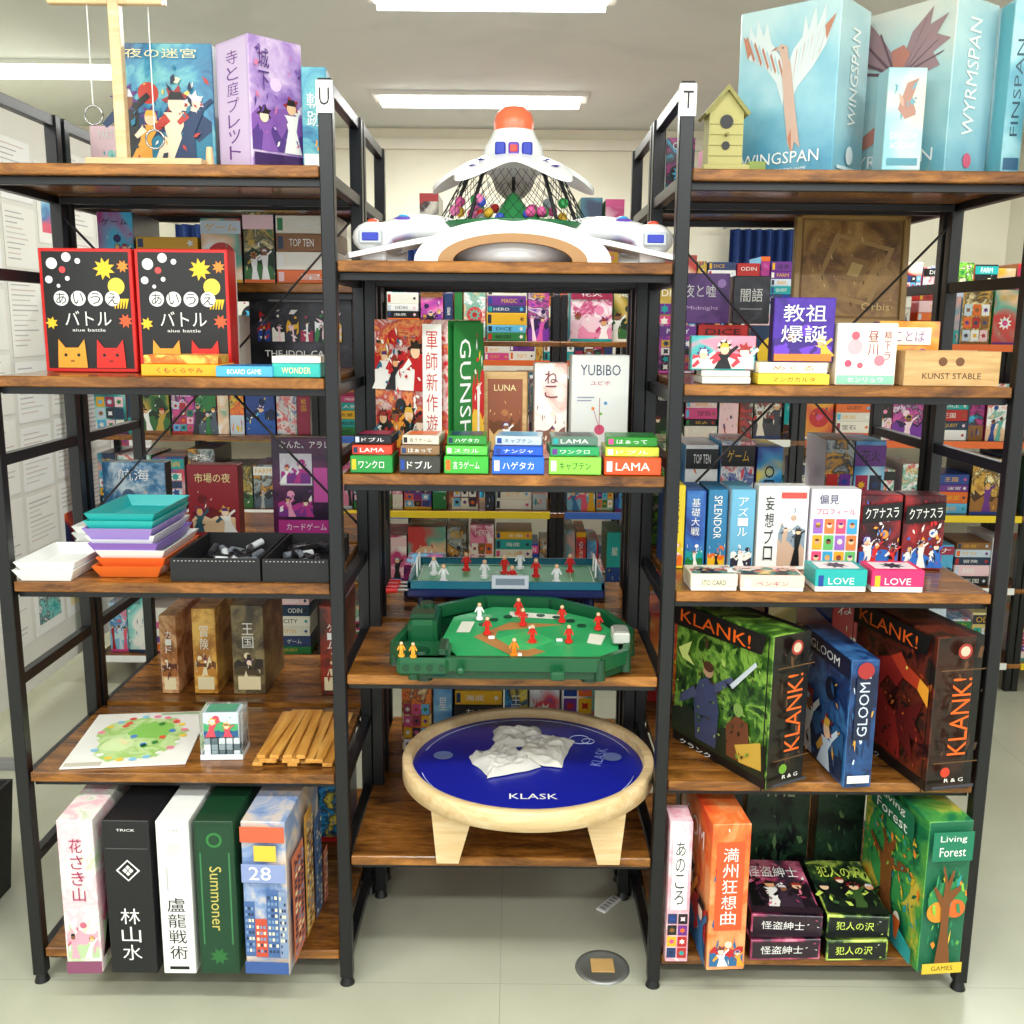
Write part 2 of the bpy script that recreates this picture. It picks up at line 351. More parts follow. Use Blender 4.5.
# ---------------------------------------------------------------- shelving units
def unit(name,xa,xb,y0,y1,levels,posts,H=1.95,brace=None,tag=None):
    b=B(); p=.014
    for px,py in posts:
        b.box(px-p,px+p,py-p,py+p,.02,H,BLK,.002); b.cyl((px,py,0),(px,py,.022),.017,.01,BLK)
    xs=sorted(set(a for a,_ in posts)); 
    for px in xs:
        ys=[q for a,q in posts if a==px]
        if len(ys)>1:
            for z in [H-.014,.3,.72,1.2,1.58]+[l-.025 for l in levels]: b.box(px-.01,px+.01,min(ys)+p,max(ys)-p,z-.012,z+.012,BLK,.001)
    for z in levels:
        b.box(xa,xb,y0-.008,y1+.008,z-.022,z,WOOD,.002)
        b.box(xa,xb,y0+.012,y0+.03,z-.038,z-.0225,BLK,.001); b.box(xa,xb,y1-.03,y1-.012,z-.038,z-.0225,BLK,.001)
    if brace:
        z0,z1=brace; b.bar((xa,y1-.004,z0),(xb,y1-.004,z1),.014,.003,BLK); b.bar((xb,y1+.001,z0),(xa,y1+.001,z1),.014,.003,BLK)
        b.cyl(((xa+xb)/2,y1-.008,(z0+z1)/2),((xa+xb)/2,y1+.004,(z0+z1)/2),.014,.014,BLK)
    if tag:
        px=tag[1]; b.box(px-.016,px+.016,-.0185,-.015,H-.065,H-.005,W); b.text(tag[0],Matrix(((1,0,0,px),(0,0,-1,-.0195),(0,1,0,H-.035),(0,0,0,1))),.02,.032,K)
    return b.obj(name)
Y1=.375; Y2=.42; Y3=.79; X=1.05; x=.35; I=.016
LF=[.086,.513,.944,1.376,1.79]; RT=[.08,.505,.935,1.37,1.79]; CE=[.32,.744,1.18,1.61]
unit('metal_shelving_unit',-X+I,-x-I,0,Y1,LF,[(-X,0),(-x,0),(-X,Y1),(-x,Y1)],brace=(1.0,1.72),tag=('U',-x))
unit('metal_shelving_unit',x+I,X-I,0,Y1,RT,[(X,0),(x,0),(X,Y1),(x,Y1)],brace=(1.0,1.72),tag=('T',x))
unit('metal_shelving_unit',-x+I,x-I,0,Y1,CE,[(-.319,Y1-.02),(.319,Y1-.02)],H=1.6)
unit('metal_shelving_unit',-X+I,-x-I,Y2,Y3,[.086,.513,.944,1.376,1.58,1.79],[(-X,Y2),(-x,Y2),(-X,Y3),(-x,Y3)])
unit('metal_shelving_unit',x+I,X-I,Y2,Y3,RT,[(X,Y2),(x,Y2),(X,Y3),(x,Y3)])
unit('metal_shelving_unit',-x+I,x-I,Y2,Y3,[.32,.744,1.18,1.61],[(-.319,Y2+.02),(.319,Y2+.02)],H=1.6)
LAB=[C(h) for h in('f0d020','f0d020','3a6ac8','f2f2ee','e86a2a')]
def rack(xs,y0,y1,levels,H,seed,hs=(.17,.27)):
    rr=random.Random(seed)
    for i in range(len(xs)-1):
        a,c=xs[i],xs[i+1]
        b=B()
        for px in(a+.015,c-.015):
            for py in(y0+.015,y1-.015): b.box(px-.013,px+.013,py-.013,py+.013,0,H,BLK,.002)
        for z in levels:
            b.box(a,c,y0,y1,z-.02,z,WOOD,.002)
            if rr.random()<.6: b.box(a+.03,c-.03,y0-.003,y0-.0005,z-.024,z+.004,rr.choice(LAB),.0005)
        b.obj('metal_shelving_unit')
        for j,z in enumerate(levels):
            top=(levels[j+1] if j+1<len(levels) else z+.3)-z-.05
            rowboxes('board_game_box_row',a+.04,c-.04,y0+.045,z+.001,(min(hs[0],top*.7),min(hs[1],top)),(.03,.13) if (i+j)%2 else (.06,.17),(y1-y0)*.7,seed+i*10+j,.5,.15)
rack([-1.7,-.75,.2,1.15,2.1,2.9],1.9,2.25,[.12,.44,.74,1.04,1.42],1.6,100)
rack([-2.7,-1.6,-.5,.6,1.7,2.8],3.1,3.45,[.12,.5,.9,1.3,1.6],1.62,300,(.17,.24))

# ---------------------------------------------------------------- LEFT TOP
z=1.791
b=B(); gx=-.77
b.box(gx-.011,gx+.011,.045,.067,z+.013,z+.43,PINE); b.box(gx-.06,gx+.17,.01,.09,z,z+.013,PINE)
b.box(gx-.13,gx+.1,.047,.065,z+.305,z+.323,PINE); b.box(gx+.03,gx+.1,.03,.047,z+.3,z+.312,PINE); b.cyl((gx+.175,.05,z),(gx+.175,.05,z+.04),.009,.006,PINE)
def ring(b,c,r,m=C('b0b0b0',.25,1)): b.tube([(c[0]+r*math.cos(t*math.pi/10),c[1],c[2]+r*math.sin(t*math.pi/10)) for t in range(21)],.0022,m,6)
b.cyl((gx-.055,.056,z+.31),(gx-.055,.056,z+.12),.0012,.0012,W,6); ring(b,(gx-.055,.056,z+.1),.018)
b.cyl((gx+.065,.056,z+.31),(gx+.065,.056,z+.075),.0012,.0012,W,6); ring(b,(gx+.065,.056,z+.055),.018)
b.obj('wooden_ring_game')
TEAL=art(['0b2f56','1a6a98','2f8ab0','6ab8c0'],'n',9)
tcol=[C(h) for h in('14345e','1f7a98','e8a33a','c0392b','f6e0c0')]
G('board_game_box',-.715,.15,z,.21,.26,.07,0,TEAL,C('12304f'),illus('f',4,tcol,.03,.09,.97,.84,4,.8)+shards('f',8,40,tcol+[C('e8d070'),C('0b2340')],.03,.1,.97,.85,.02,.06)+[('f','r',.02,.0,.98,.09,C('0d2440')),('f','t','夜の迷宮',.5,.92,.7,.07,C('f2e4b0')),('f','t','QUEST',.72,.045,.4,.05,W)])
PURP=art(['7a52a8','9a78c0','bd9cd4','e0cce8'],'n',9)
pcs=[C('8a5ab0'),C('5a3a8a'),C('e8c8f0'),C('d87aa0')]
G('board_game_box',-.505,.03,z,.122,.25,.125,45,PURP,C('cbb3dc'),[('l','r',.06,.02,.94,.98,C('d6c2e4')),('l','vt','寺と庭プレット',.5,.5,.36,.84,C('6a2a8a')),]+illus('f',12,pcs,.02,.14,.98,.8,2,.6)+shards('f',9,25,pcs,.02,.14,.98,.97,.02,.07)+[('f','vt','城下',.25,.75,.2,.34,C('4a1f7a')),('f','r',.03,.02,.97,.12,C('3a1a5a'))],anc=-1)
G('board_game_box',-.392,.1,z,.05,.205,.1,4,TEAL,C('1a6a8a'),[('f','vt','軌跡',.5,.6,.6,.34,W),('f','r',.05,.02,.95,.18,W)]+shards('f',10,8,tcol,.05,.2,.95,.4,.05,.15))
rowboxes('board_game_box_row',-1.0,-.4,Y2+.02,z,(.12,.18),(.05,.14),.2,11)
# LEFT SHELF 2
z=1.377
def battle(x,w=.2):
    RED=C('cf1f1a',.35); BK=C('161414',.4); it=[('f','r',.035,.03,.965,.975,BK)]
    for (u,v,rr,c) in [(.14,.88,.06,W),(.3,.93,.05,W),(.1,.75,.04,W),(.25,.83,.035,C('e84a4a')),(.42,.9,.03,W),(.3,.76,.025,W),(.2,.7,.02,W)]: it.append(('f','c',u,v,rr,c))
    it+=[('f','s',.7,.84,.12,C('f6c62a'),9),('f','s',.9,.86,.07,C('f08a2a'),8),('f','c',.82,.7,.09,C('f8d84a')),('f','s',.1,.4,.07,C('f6c62a'),7),('f','s',.9,.42,.08,C('e05a2a'),8)]
    for k in range(5): it.append(('f','p',[(.8+.03*k,.6),(.83+.03*k,.6),(.8+.03*k,.52),(.79+.03*k,.52)],C('f6c62a')))
    for i,ch in enumerate('あいうえ'): it+=[('f','c',.22+.185*i,.6,.08,W),('f','t',ch,.22+.185*i,.6,.11,.09,BK)]
    it+=[('f','t','バトル',.5,.44,.5,.12,W),('f','t','aiue battle',.5,.345,.36,.025,W)]
    for cx,c in((.3,C('f0a030')),(.72,C('d8281e'))):
        it+=[('f','p',[(cx-.16,.035),(cx-.15,.17),(cx-.14,.27),(cx-.07,.2),(cx+.07,.2),(cx+.14,.27),(cx+.15,.17),(cx+.16,.035)],c),('f','c',cx-.07,.14,.018,BK),('f','c',cx+.07,.14,.018,BK),('f','t','w',cx,.09,.05,.02,BK)]
    G('board_game_box',x,.15,z,w,.262,.075,0,RED,RED,it,lid=C('f0eee8'))
battle(-.902); battle(-.696)
def flat(b,x,y,z,w,h,d,rot,c,t='',tm=None,side=None,ti=None):
    it=[]
    if t: it=[('f','t',t,.5,.5,.6,.45,tm or W)]
    it+=ti or []
    gbox(b,x,y,z,w,h,d,rot,c,side,it)
b=B(); flat(b,-.665,.01,z,.16,.024,.11,-2,C('f0a81e'),'くもくらやみ',C('7a2a10')); flat(b,-.665,.02,z+.0245,.15,.018,.1,3,art(['f0a81e','f6d060','e8681e'],'n',30)); b.obj('card_game_box')
b=B(); flat(b,-.53,.0,z,.115,.022,.1,2,C('4aa6d8'),'BOARD GAME',W,ti=[('t','r',.05,.1,.95,.9,C('2a7ab8'))]); b.obj('card_game_box')
b=B(); flat(b,-.425,.005,z,.1,.028,.1,-3,C('2fb0a8'),'WONDER',C('f8e8a0')); flat(b,-.425,.01,z+.0285,.1,.014,.1,2,C('e8e4da')); b.obj('card_game_box')
DK=art(['0c0c10','16161c','26262e','45454e'],'n',12)
b=B(); gbox(b,-.51,.47,z,.255,.225,.03,0,DK,K,[('f','t','届け、このその',.5,.86,.75,.1,W)]+sum([illus('f',60+i,[SPN[(i*3+1)%18],SPN[(i*5)%18],SPN[16]],.08+.14*i,.28,.2+.14*i,.64,1,1.1) for i in range(6)],[])+[('f','r',.2,.71,.8,.74,C('999999')),('f','t','THE IDOL CARD',.5,.15,.7,.07,W)]); b.obj('board_game_box')
rowboxes('board_game_box_row',-1.02,-.66,.46,z,(.1,.15),(.05,.12),.2,21)
rowboxes('board_game_box_row',-1.0,-.4,.45,1.581,(.12,.17),(.07,.12),.2,25)
# LEFT SHELF 3
z=.945
def trays(b,x,y,z0,cols,w,d):
    zz=z0
    for i,c in enumerate(cols):
        b.tray(x+R.uniform(-.012,.012),y+R.uniform(-.008,.008),zz,w,d,.026,.003,C(c,.35),.014,Matrix.Rotation(0,4,'Z')); zz+=.0165
b=B(); trays(b,-.81,.15,z,['e8702a','f07030','f2f2ee','8a6ac0','f4f4f0','a088d0','30b8b0','22a8a8'],.15,.24); b.obj('stacked_plastic_tray')
b=B(); trays(b,-.955,.09,z,['f2f2ee','fafaf6'],.13,.2); b.obj('stacked_plastic_tray')
b=B(); trays(b,-.945,.28,z,['f2f2ee','fafaf6','f2f2ee','fafaf6'],.1,.14); b.obj('stacked_plastic_tray')
def crate(x,w):
    b=B(); b.tray(x,.14,z,w,.27,.05,.006,C('121214',.6),0)
    for i in range(int(w/.008)-1): b.box(x-w/2+.008+i*.008,x-w/2+.011+i*.008,.0035,.0045,z+.044,z+.0455,C('c8c8c8'),.0002)
    r=random.Random(int(x*1000))
    for i in range(26):
        px=r.uniform(x-w/2+.03,x+w/2-.03);py=r.uniform(.04,.24);an=r.uniform(0,3.1);l=.02
        b.cyl((px-l*math.cos(an),py-l*math.sin(an),z+.018+r.random()*.014),(px+l*math.cos(an),py+l*math.sin(an),z+.022+r.random()*.014),.008,.008,r.choice([C('1a1a1e',.3),C('2a2a30',.3),C('0e0e10'),C('6a7078'),C('cfd3d6',.4)]),10)
    b.obj('black_storage_crate')
crate(-.61,.19); crate(-.44,.14)
G('board_game_box',-.945,.46,z,.16,.19,.05,0,art(['1a2a4a','3a7aa8','c8d8e0'],'n',10),K,illus('f',71,[C('3a5a7a'),C('c8d8e0'),C('e8b040')],.05,.05,.95,.7,2)+[('f','t','航海',.5,.83,.5,.16,W)])
G('board_game_box',-.745,.46,z,.13,.185,.05,0,C('8e1f2a'),C('6a141c'),illus('f',72,[C('6a141c'),C('e8c8a0'),C('2a5a6a')],.08,.06,.92,.66,2,.7)+[('f','t','市場の夜',.5,.82,.7,.13,C('f0e0a0'))])
G('board_game_box',-.51,.47,z,.17,.255,.04,0,art(['120c18','301038','5a1a4a'],'n',9),K,[('f','t','なんた、アラレ',.5,.93,.75,.07,W),('f','r',.12,.52,.6,.84,C('d8d4dc')),('f','r',.62,.35,.9,.7,C('c84aa0'))]+illus('f',73,[C('b82a8a'),C('7a2a8a'),C('f0a0c0')],.08,.2,.6,.5,2)+illus('f',74,[C('b82a8a'),C('7a2a8a'),C('d8d4dc')],.14,.54,.58,.82,2)+[('f','r',.08,.03,.92,.17,C('b82a8a')),('f','t','カードゲーム',.5,.1,.6,.07,W)])
# LEFT SHELF 4
z=.514
b=B(); M=Matrix.Translation((-.86,.175,z))@Matrix.Rotation(.12,4,'Z')
b.box(-.135,.135,-.155,.155,0,.003,C('f2f0ea',.4),.0005,M)
def fpoly(cx,cy,rx,ry,mat,zz,n=26,j=.15):
    b.add([(cx+rx*(1+R.uniform(-j,j))*math.cos(2*math.pi*i/n),cy+ry*(1+R.uniform(-j,j))*math.sin(2*math.pi*i/n),zz) for i in range(n)],[tuple(range(n))],mat,M=M)
fpoly(0,.0,.1,.125,art(['b8dc8a','cfe8a8','a8d070'],'n',25),.0036); fpoly(.02,.04,.05,.05,C('8aca5a'),.004); fpoly(-.04,-.04,.035,.04,C('d8ecb0'),.0042)
for i in range(22):
    t=i/22*6.28; fpoly(.1*math.cos(t),.125*math.sin(t),.009,.009,R.choice([C('f2d04a'),C('f08aa0'),W,C('8ac8e8'),C('d84a3a')]),.0046,10,.02)
for i in range(12): fpoly(R.uniform(-.07,.07),R.uniform(-.09,.09),.008,.01,R.choice([C('3a8a3a'),C('e85a3a'),C('f2e8b0'),C('4a8ad0')]),.005,8,.1)
b.box(-.13,-.05,-.15,-.13,.003,.0036,C('c8c0b0'),.0001,M); b.box(.02,.125,.135,.148,.003,.0036,C('b0c8a0'),.0001,M)
b.obj('game_playmat')
b=B(); M=Matrix.Translation((-.635,.1,z))@Matrix.Rotation(.05,4,'Z')
gl=bpy.data.materials.new('clear_acrylic'); gl.use_nodes=True; g=gl.node_tree.nodes['Principled BSDF']; g.inputs['Transmission Weight'].default_value=.9; g.inputs['Roughness'].default_value=.08; g.inputs['Base Color'].default_value=(.9,.95,.97,1)
b.tray(0,0,0,.095,.075,.012,.003,C('dfe4e6',.2),0,M)
for sx in(-1,1):
    b.box(sx*.046-.001,sx*.046+.001,-.035,.035,.012,.11,gl,.0003,M)
b.box(-.045,.045,.033,.036,.012,.11,gl,.0003,M)
for i in range(5):
    for j in range(4):
        for k in range(3): b.box(-.04+i*.0165,-.026+i*.0165,-.03+j*.0155,-.017+j*.0155,.005+k*.0145,.0185+k*.0145,R.choice([C('dfe8ea',.2),C('8a9aa0'),C('c8d0d4'),C('5a6a70')]),.001,M)
gbox(b,-.635,.072,z+.05,.08,.058,.055,3,C('c8d8e0'),W,illus('f',80,[C('4aa66a'),C('2a5a8a'),C('d84a5a')],0.02,0.02,.98,.98,2)+[('t','r',.08,.1,.92,.9,C('5aa080'))])
b.obj('acrylic_dice_case')
b=B()
for i in range(7): b.box(-.556+i*.026,-.534+i*.026,.03+.015*(i%3),.33,z,z+.008,STICK,.001)
for i in range(6):
    M=Matrix.Translation((-.535+i*.026,.18,z+.0085))@Matrix.Rotation((-1)**i*.03,4,'Z'); b.box(-.011,.011,-.15,.13,0,.009,STICK,.001,M)
for i in range(4):
    M=Matrix.Translation((-.525+i*.024,.17,z+.018))@Matrix.Rotation(.04*(i-2),4,'Z'); b.box(-.01,.01,-.14,.13,0,.009,STICK,.001,M)
b.obj('wooden_stick_set')
for i,(px,w,h,p) in enumerate([(-.885,.045,.215,['5a2a12','a0602a','e0b080']),(-.79,.062,.235,['6a3a12','c0802a','f0c060']),(-.675,.085,.245,['2a2218','4a3a24','887850']),(-.455,.06,.245,['6a1a10','902a18','3a1a10'])]):
    a=art(p,'n',12); G('board_game_box',px,.47,z,w,h,.22,0,a,a,[('f','r',.15,.05,.85,.2,C('e8d8b0')),('f','vt',TX[(i*3)%4],.5,.66,.35,.3,W)]+illus('f',90+i,[C(p[0]),C(p[1]),C('e8d8b0')],.05,.22,.95,.5,1))
# LEFT BOTTOM
z=.087; H=.36
def spine(x,w,a,s,it,h=H,rot=0,d=.3,y=-.095): G('board_game_box',x,y,z,w,h,d,rot,a,s,it)
PK=art(['f4dce0','f0c0c8','f8f0ec','c8d8b0'],'n',12)
pc=[C('e8a8b8'),C('b8d0a0'),C('c86a80')]
spine(-.905,.075,PK,PK,illus('f',101,pc,.05,.1,.95,.4,2,.3)+[('f','vt','花さき山',.5,.68,.36,.42,C('a02a5a')),('f','r',.0,.0,1,.08,C('8a4a6a'))]+illus('r',102,pc,.05,.1,.95,.9,3),rot=2)
spine(-.797,.1,C('15161a'),C('15161a'),[('f','vt','林山水',.48,.26,.42,.36,W),('f','p',[(.5,.61),(.76,.68),(.5,.75),(.24,.68)],W),('f','p',[(.5,.62),(.71,.68),(.5,.74),(.29,.68)],K),('f','p',[(.5,.645),(.62,.68),(.5,.715),(.38,.68)],W),('f','t','X',.5,.68,.14,.04,K),('f','t','TRICK',.5,.94,.4,.015,W),('f','r',.05,.82,.95,.824,C('666666'))],rot=-1)
spine(-.698,.07,C('eeeeea'),C('e6e6e0'),[('f','vt','盧龍戦術',.5,.3,.55,.42,K),('f','c',.5,.82,.22,C('d0d0cc')),('f','t','CORE',.5,.94,.4,.015,C('888888')),('f','r',.25,.55,.3,.7,C('bbbbbb')),('f','r',.2,.03,.8,.05,K)])
spine(-.61,.085,C('0f3a22'),C('16482c'),[('f','r',.08,.03,.92,.97,C('123f26')),('f','t','Summoner',.5,.5,.3,.42,C('c8b860'),-90),('f','c',.5,.88,.2,C('2f7a3a')),('f','c',.5,.88,.14,C('123f26')),('f','s',.5,.12,.25,C('2a6a34'),8),('f','r',.12,.2,.16,.8,C('3a7a4a')),('f','r',.84,.2,.88,.8,C('3a7a4a'))])
BLD=art(['5a7ab0','8aa0c8','c8c0c0','e0c8b0'],'n',10)
def building(f,sd,u0=.04,u1=.96,v0=.05,v1=.6):
    r=random.Random(sd); it=[]
    u=u0
    while u<u1-.1:
        ww=min(r.uniform(.2,.4),u1-u); vt=r.uniform(v0+.25,v1); c=C(r.choice(['c8503a','f0e0c0','4a6aa0','e0a850','8a9ab8','d87a5a'])); it.append((f,'r',u,v0,u+ww,vt,c))
        vv=v0+.03
        while vv<vt-.04:
            for q in range(3): it.append((f,'r',u+ww*(.12+.28*q),vv,u+ww*(.3+.28*q),vv+.02,C(r.choice(['2a3a5a','f8f0c8','7a9ac0']))))
            vv+=.04
        u+=ww
    return it
spine(-.505,.095,BLD,BLD,building('f',3,.0,1,.12,.58)+[('f','r',.0,.62,1,.74,C('8a9ac8')),('f','t','28',.42,.68,.5,.085,W),('f','r',.0,.02,1,.1,C('3a5a9a')),('f','r',.0,.88,1,.98,C('d06040')),('f','r',.3,.76,.8,.86,C('f0c040'))]+building('r',5,.04,.96,.05,.9),rot=-2)

# ---------------------------------------------------------------- CENTRE TOP : toy launcher stadium
z=1.611; b=B(); cx,cy=.015,.19; WP=C('f0f0f0',.25); BL=C('2a3aa8',.3); PU=C('6a4ab0',.3); GP=C('b8bcc4',.35)
b.lathe([(.001,.0),(.15,.0),(.16,.02),(.15,.05),(.13,.06),(.001,.062)],(cx,cy,z),WP,40)
for sx in(-1,1):
    for (ex,ey,zz,rr) in[(.285,-.135,.03,.042),(.27,.13,.03,.03)]:
        pts=[];rs=[]
        for k in range(11):
            t=k/10; pts.append((cx+sx*(.09+(ex-.09)*t),cy+ey*t**1.3,z+.055+.035*math.sin(t*2.6)-(.055-zz)*t)); rs.append(.06*(1-t)+rr*t)
        b.tube(pts,rs,WP,14,.5)
        e=pts[-1]; b.ball((e[0],e[1],e[2]),rr*1.02,WP,.75); b.box(e[0]-.026,e[0]+.026,e[1]-.01,e[1]+.02,z,e[2],WP,.004)
        b.box(e[0]-.024,e[0]+.024,e[1]-rr*1.1,e[1]-rr*.75,e[2]-.016,e[2]+.012,GP,.004)
        b.box(e[0]-.018,e[0]+.018,e[1]-rr*1.14,e[1]-rr*.8,e[2]-.011,e[2]+.008,BL,.003); b.ball((e[0],e[1],e[2]+rr*.75),.012,C('e04a2a',.3),.5)
        m=pts[7]; b.ball((m[0],m[1]-.01,m[2]+.012),.026,PU,.45); b.ball((m[0],m[1]-.012,m[2]+.02),.014,C('2aa0d8',.3),.5)
    M=Matrix.Translation((cx+sx*.0,.06,z+.078))@Matrix.Rotation(sx*.22,4,'Y')
    b.prism([(sx*.1,.03),(sx*.2,-.03),(sx*.335,-.05),(sx*.345,-.03),(sx*.27,.06),(sx*.14,.1)],0,.01,WP,M)
    b.prism([(sx*.2,-.01),(sx*.29,-.035),(sx*.26,.03),(sx*.21,.03)],.0102,.0112,BL,M); b.prism([(sx*.215,-.0),(sx*.26,-.015),(sx*.245,.02)],.0114,.012,C('e06a8a'),M)
Fm=lambda yy:Matrix(((1,0,0,cx),(0,0,-1,yy),(0,1,0,z),(0,0,0,1)))
n=24
def archband(ro,ho,ri,hi,yy,th,mat):
    pts=[(ro*math.cos(math.pi*i/n),ho*math.sin(math.pi*i/n)) for i in range(n+1)]+[(ri*math.cos(math.pi*(n-i)/n),hi*math.sin(math.pi*(n-i)/n)) for i in range(n+1)]
    for q in range(n):
        a,c_,d_,e_=pts[q],pts[q+1],pts[2*n+1-q-1],pts[2*n+1-q]
        b.prism([a,c_,d_,e_],0,th,mat,Fm(yy))
archband(.15,.055,.12,.038,.035,.03,C('a87c4e',.5))
archband(.2,.085,.152,.057,.06,.03,WP)
for i in range(5):
    a=math.pi*(.3+.1*i); b.cyl((cx+.178*math.cos(a),.031,z+.071*math.sin(a)),(cx+.178*math.cos(a),.028,z+.071*math.sin(a)),.005,.005,C('c8ccd0'),12)
b.lathe([(.001,.075),(.155,.075),(.165,.085),(.155,.088)],(cx,cy,z),C('1d6a3a',.4),40)
b.lathe([(.05,.088),(.03,.12),(.012,.15),(.001,.155)],(cx,cy,z),C('2a8a4a'),20)
rr=random.Random(4)
for t in range(40):
    a=rr.uniform(0,6.28);q=rr.uniform(.05,.135); b.ball((cx+q*math.cos(a),cy+q*math.sin(a),z+.095+rr.uniform(0,.04)),.011,rr.choice([C('d8281e'),C('f0c030'),C('2a9a4a'),C('3a5ad0'),C('e05a9a'),C('e87ab0'),C('9aa0a8')]),1,10)
n2=40; NB=C('16161a',.6)
for i in range(n2):
    for sgn in(-1,1):
        pts=[]
        for k in range(6):
            t=k/5; a=2*math.pi*i/n2+sgn*t*.6; rr_=.165-.06*t; pts.append((cx+rr_*math.cos(a),cy+rr_*math.sin(a),z+.085+.105*t))
        b.tube(pts,.0007,NB,4)
for i in range(5): a=math.pi*2*i/5+math.pi/2; b.cyl((cx+.155*math.cos(a),cy+.155*math.sin(a),z+.08),(cx+.1*math.cos(a),cy+.1*math.sin(a),z+.2),.004,.004,K)
def canopy(off):
    def f(u,v):
        a=2*math.pi*u+math.pi/2; st=abs(math.cos(2.5*(a-math.pi/2)))**2.2; rmax=.1+.085*st; r=v*rmax
        return (cx+r*math.cos(a),cy+r*math.sin(a),z+.238-(r/.185)**1.7*.07+off)
    return f
b.surf(canopy(0),100,12,WP); b.surf(canopy(-.01),100,12,WP)
b.surf(lambda u,v:(lambda a,b_:(a[0],a[1],a[2]+(b_[2]-a[2])*v))(canopy(0)(u,1),canopy(-.01)(u,1)),100,1,WP)
for i in range(5):
    for q,c in((.115,BL),(.145,PU)):
        p=canopy(.0015)(i/5,q/.185); b.cyl(p,(p[0],p[1],p[2]+.001),.011,.011,c,4)
b.lathe([(.066,.22),(.062,.245),(.05,.265),(.043,.28)],(cx,cy,z),WP)
b.lathe([(.042,.278),(.043,.296),(.038,.314),(.025,.327),(.001,.332)],(cx,cy,z),C('f0714a',.3))
for i in range(-1,2): b.box(cx+i*.028-.011,cx+i*.028+.011,cy-.07,cy-.054,z+.222,z+.248,BL if i else PU,.003)
b.box(cx-.008,cx+.008,cy-.073,cy-.064,z+.228,z+.242,C('e04a3a'),.002)
b.obj('toy_arena_launcher')
rowboxes('board_game_box_row',-.22,-.12,.52,z,(.19,.22),(.05,.07),.15,31,.5,0)
rowboxes('board_game_box_row',.18,.3,.5,z,(.16,.2),(.04,.07),.15,33,.5,0)
# CENTRE 1.18
z=1.181
RP=art(['c8202a','e0cfc8','b8202a','e8a060','d83a3a'],'n',18)
rc=[C('c01f24'),C('f2f0ea'),C('f0a030'),C('2a6a8a'),C('d83a3a'),C('2a2a30')]
G('board_game_box',-.125,.14,z,.225,.315,.115,-38,RP,C('1f7a34'),illus('f',130,rc,.02,.08,.7,.5,4,.7)+illus('f',131,rc,.02,.5,.7,.97,3,.7)+shards('f',133,70,rc,.02,.06,.7,.97,.015,.045)+[('f','r',.72,.03,.97,.97,C('f2f0ea')),('f','vt','軍師新作遊戯',.845,.5,.15,.86,C('c01f24')),('f','r',.02,.03,.7,.08,C('c01f24')),
 ('r','r',.06,.02,.94,.98,C('237a36')),('r','t','GUNSHI',.4,.5,.32,.74,W,-90)]+illus('r',132,[C('c8282a'),C('f0c040'),C('f2f0ea')],.6,.05,.96,.95,1,.4),anc=1)
G('board_game_box',.215,.22,z,.13,.24,.06,3,C('d8d8d4'),C('c4c4be'),[('f','t','YUBIBO',.5,.86,.7,.1,C('2a3a5a')),('f','c',.5,.3,.09,C('c84a6a')),('f','c',.38,.5,.03,C('e08a3a')),('f','c',.6,.55,.03,C('4a8ac0')),('f','c',.52,.45,.025,C('6ab04a')),('f','r',.49,.3,.5,.6,C('a03050')),('f','p',[(.38,.5),(.5,.3),(.51,.3),(.39,.5)],C('a03050')),('f','t','ユビボ',.5,.74,.35,.04,C('c84a6a')),('f','p',[(.62,.12),(.78,.12),(.76,.22),(.64,.22)],C('c02a4a')),('f','r',.1,.6,.4,.61,C('8888a0')),('f','r',.1,.57,.35,.58,C('8888a0'))])
G('board_game_box',.0,.24,z,.1,.2,.05,-4,KRAFT,KRAFT,[('f','r',.1,.08,.9,.92,C('8a4a2a'))]+illus('f',134,[C('6a3a1a'),C('d8b070'),C('a86a3a')],.14,.1,.86,.7,1,.5)+[('f','t','LUNA',.5,.82,.5,.07,C('f0d8a0'))])
G('board_game_box',.105,.25,z,.075,.22,.06,3,art(['f4d8d0','e8b0a0','f8f0e8'],'n',10),W,illus('f',135,[C('8a5a4a'),C('e89a8a'),C('f0e0d0')],.05,.05,.95,.6,1,.4)+[('f','vt','ねこ',.5,.78,.4,.3,C('7a2a3a'))])
STK=[(-.275,['1f8a3a','d8402a','15151a'],.088),(-.175,['3a3a34','8a6a4a','d8ccb8'],.086),(-.078,['3fae3a','5ac04a','2f8a34'],.092),(.03,['2a6ad8','1f56c0','b8c8d8'],.108),(.148,['8ad84a','2a9a5a','5a7a6a'],.108),(.268,['e8501e','c8d040','28882a'],.118)]
for i,(px,cols,w) in enumerate(STK):
    b=B(); zz=z
    for j,c in enumerate(cols):
        hh=.036 if j==0 else .019
        t=['ワンクロ','LAMA','ドブル','はぁって','言うゲーム','スカル','ハゲタカ','ナンジャ','キャプテン'][(i*2+j)%9]
        flat(b,px,.004+.014*j,zz,w*(1-.05*j),hh,.1,R.uniform(-4,4),C(c,.3),t,W if c not in('8ad84a','d8ccb8','b8c8d8') else K,ti=[('f','r',.04,.2,.14,.8,R.choice(SPN)),('t','r',.1,.15,.9,.85,R.choice(SPN))]); zz+=hh+.001
    b.obj('card_game_box')
rowboxes('board_game_box_row',-.29,.29,.5,z,(.12,.2),(.06,.14),.2,35)
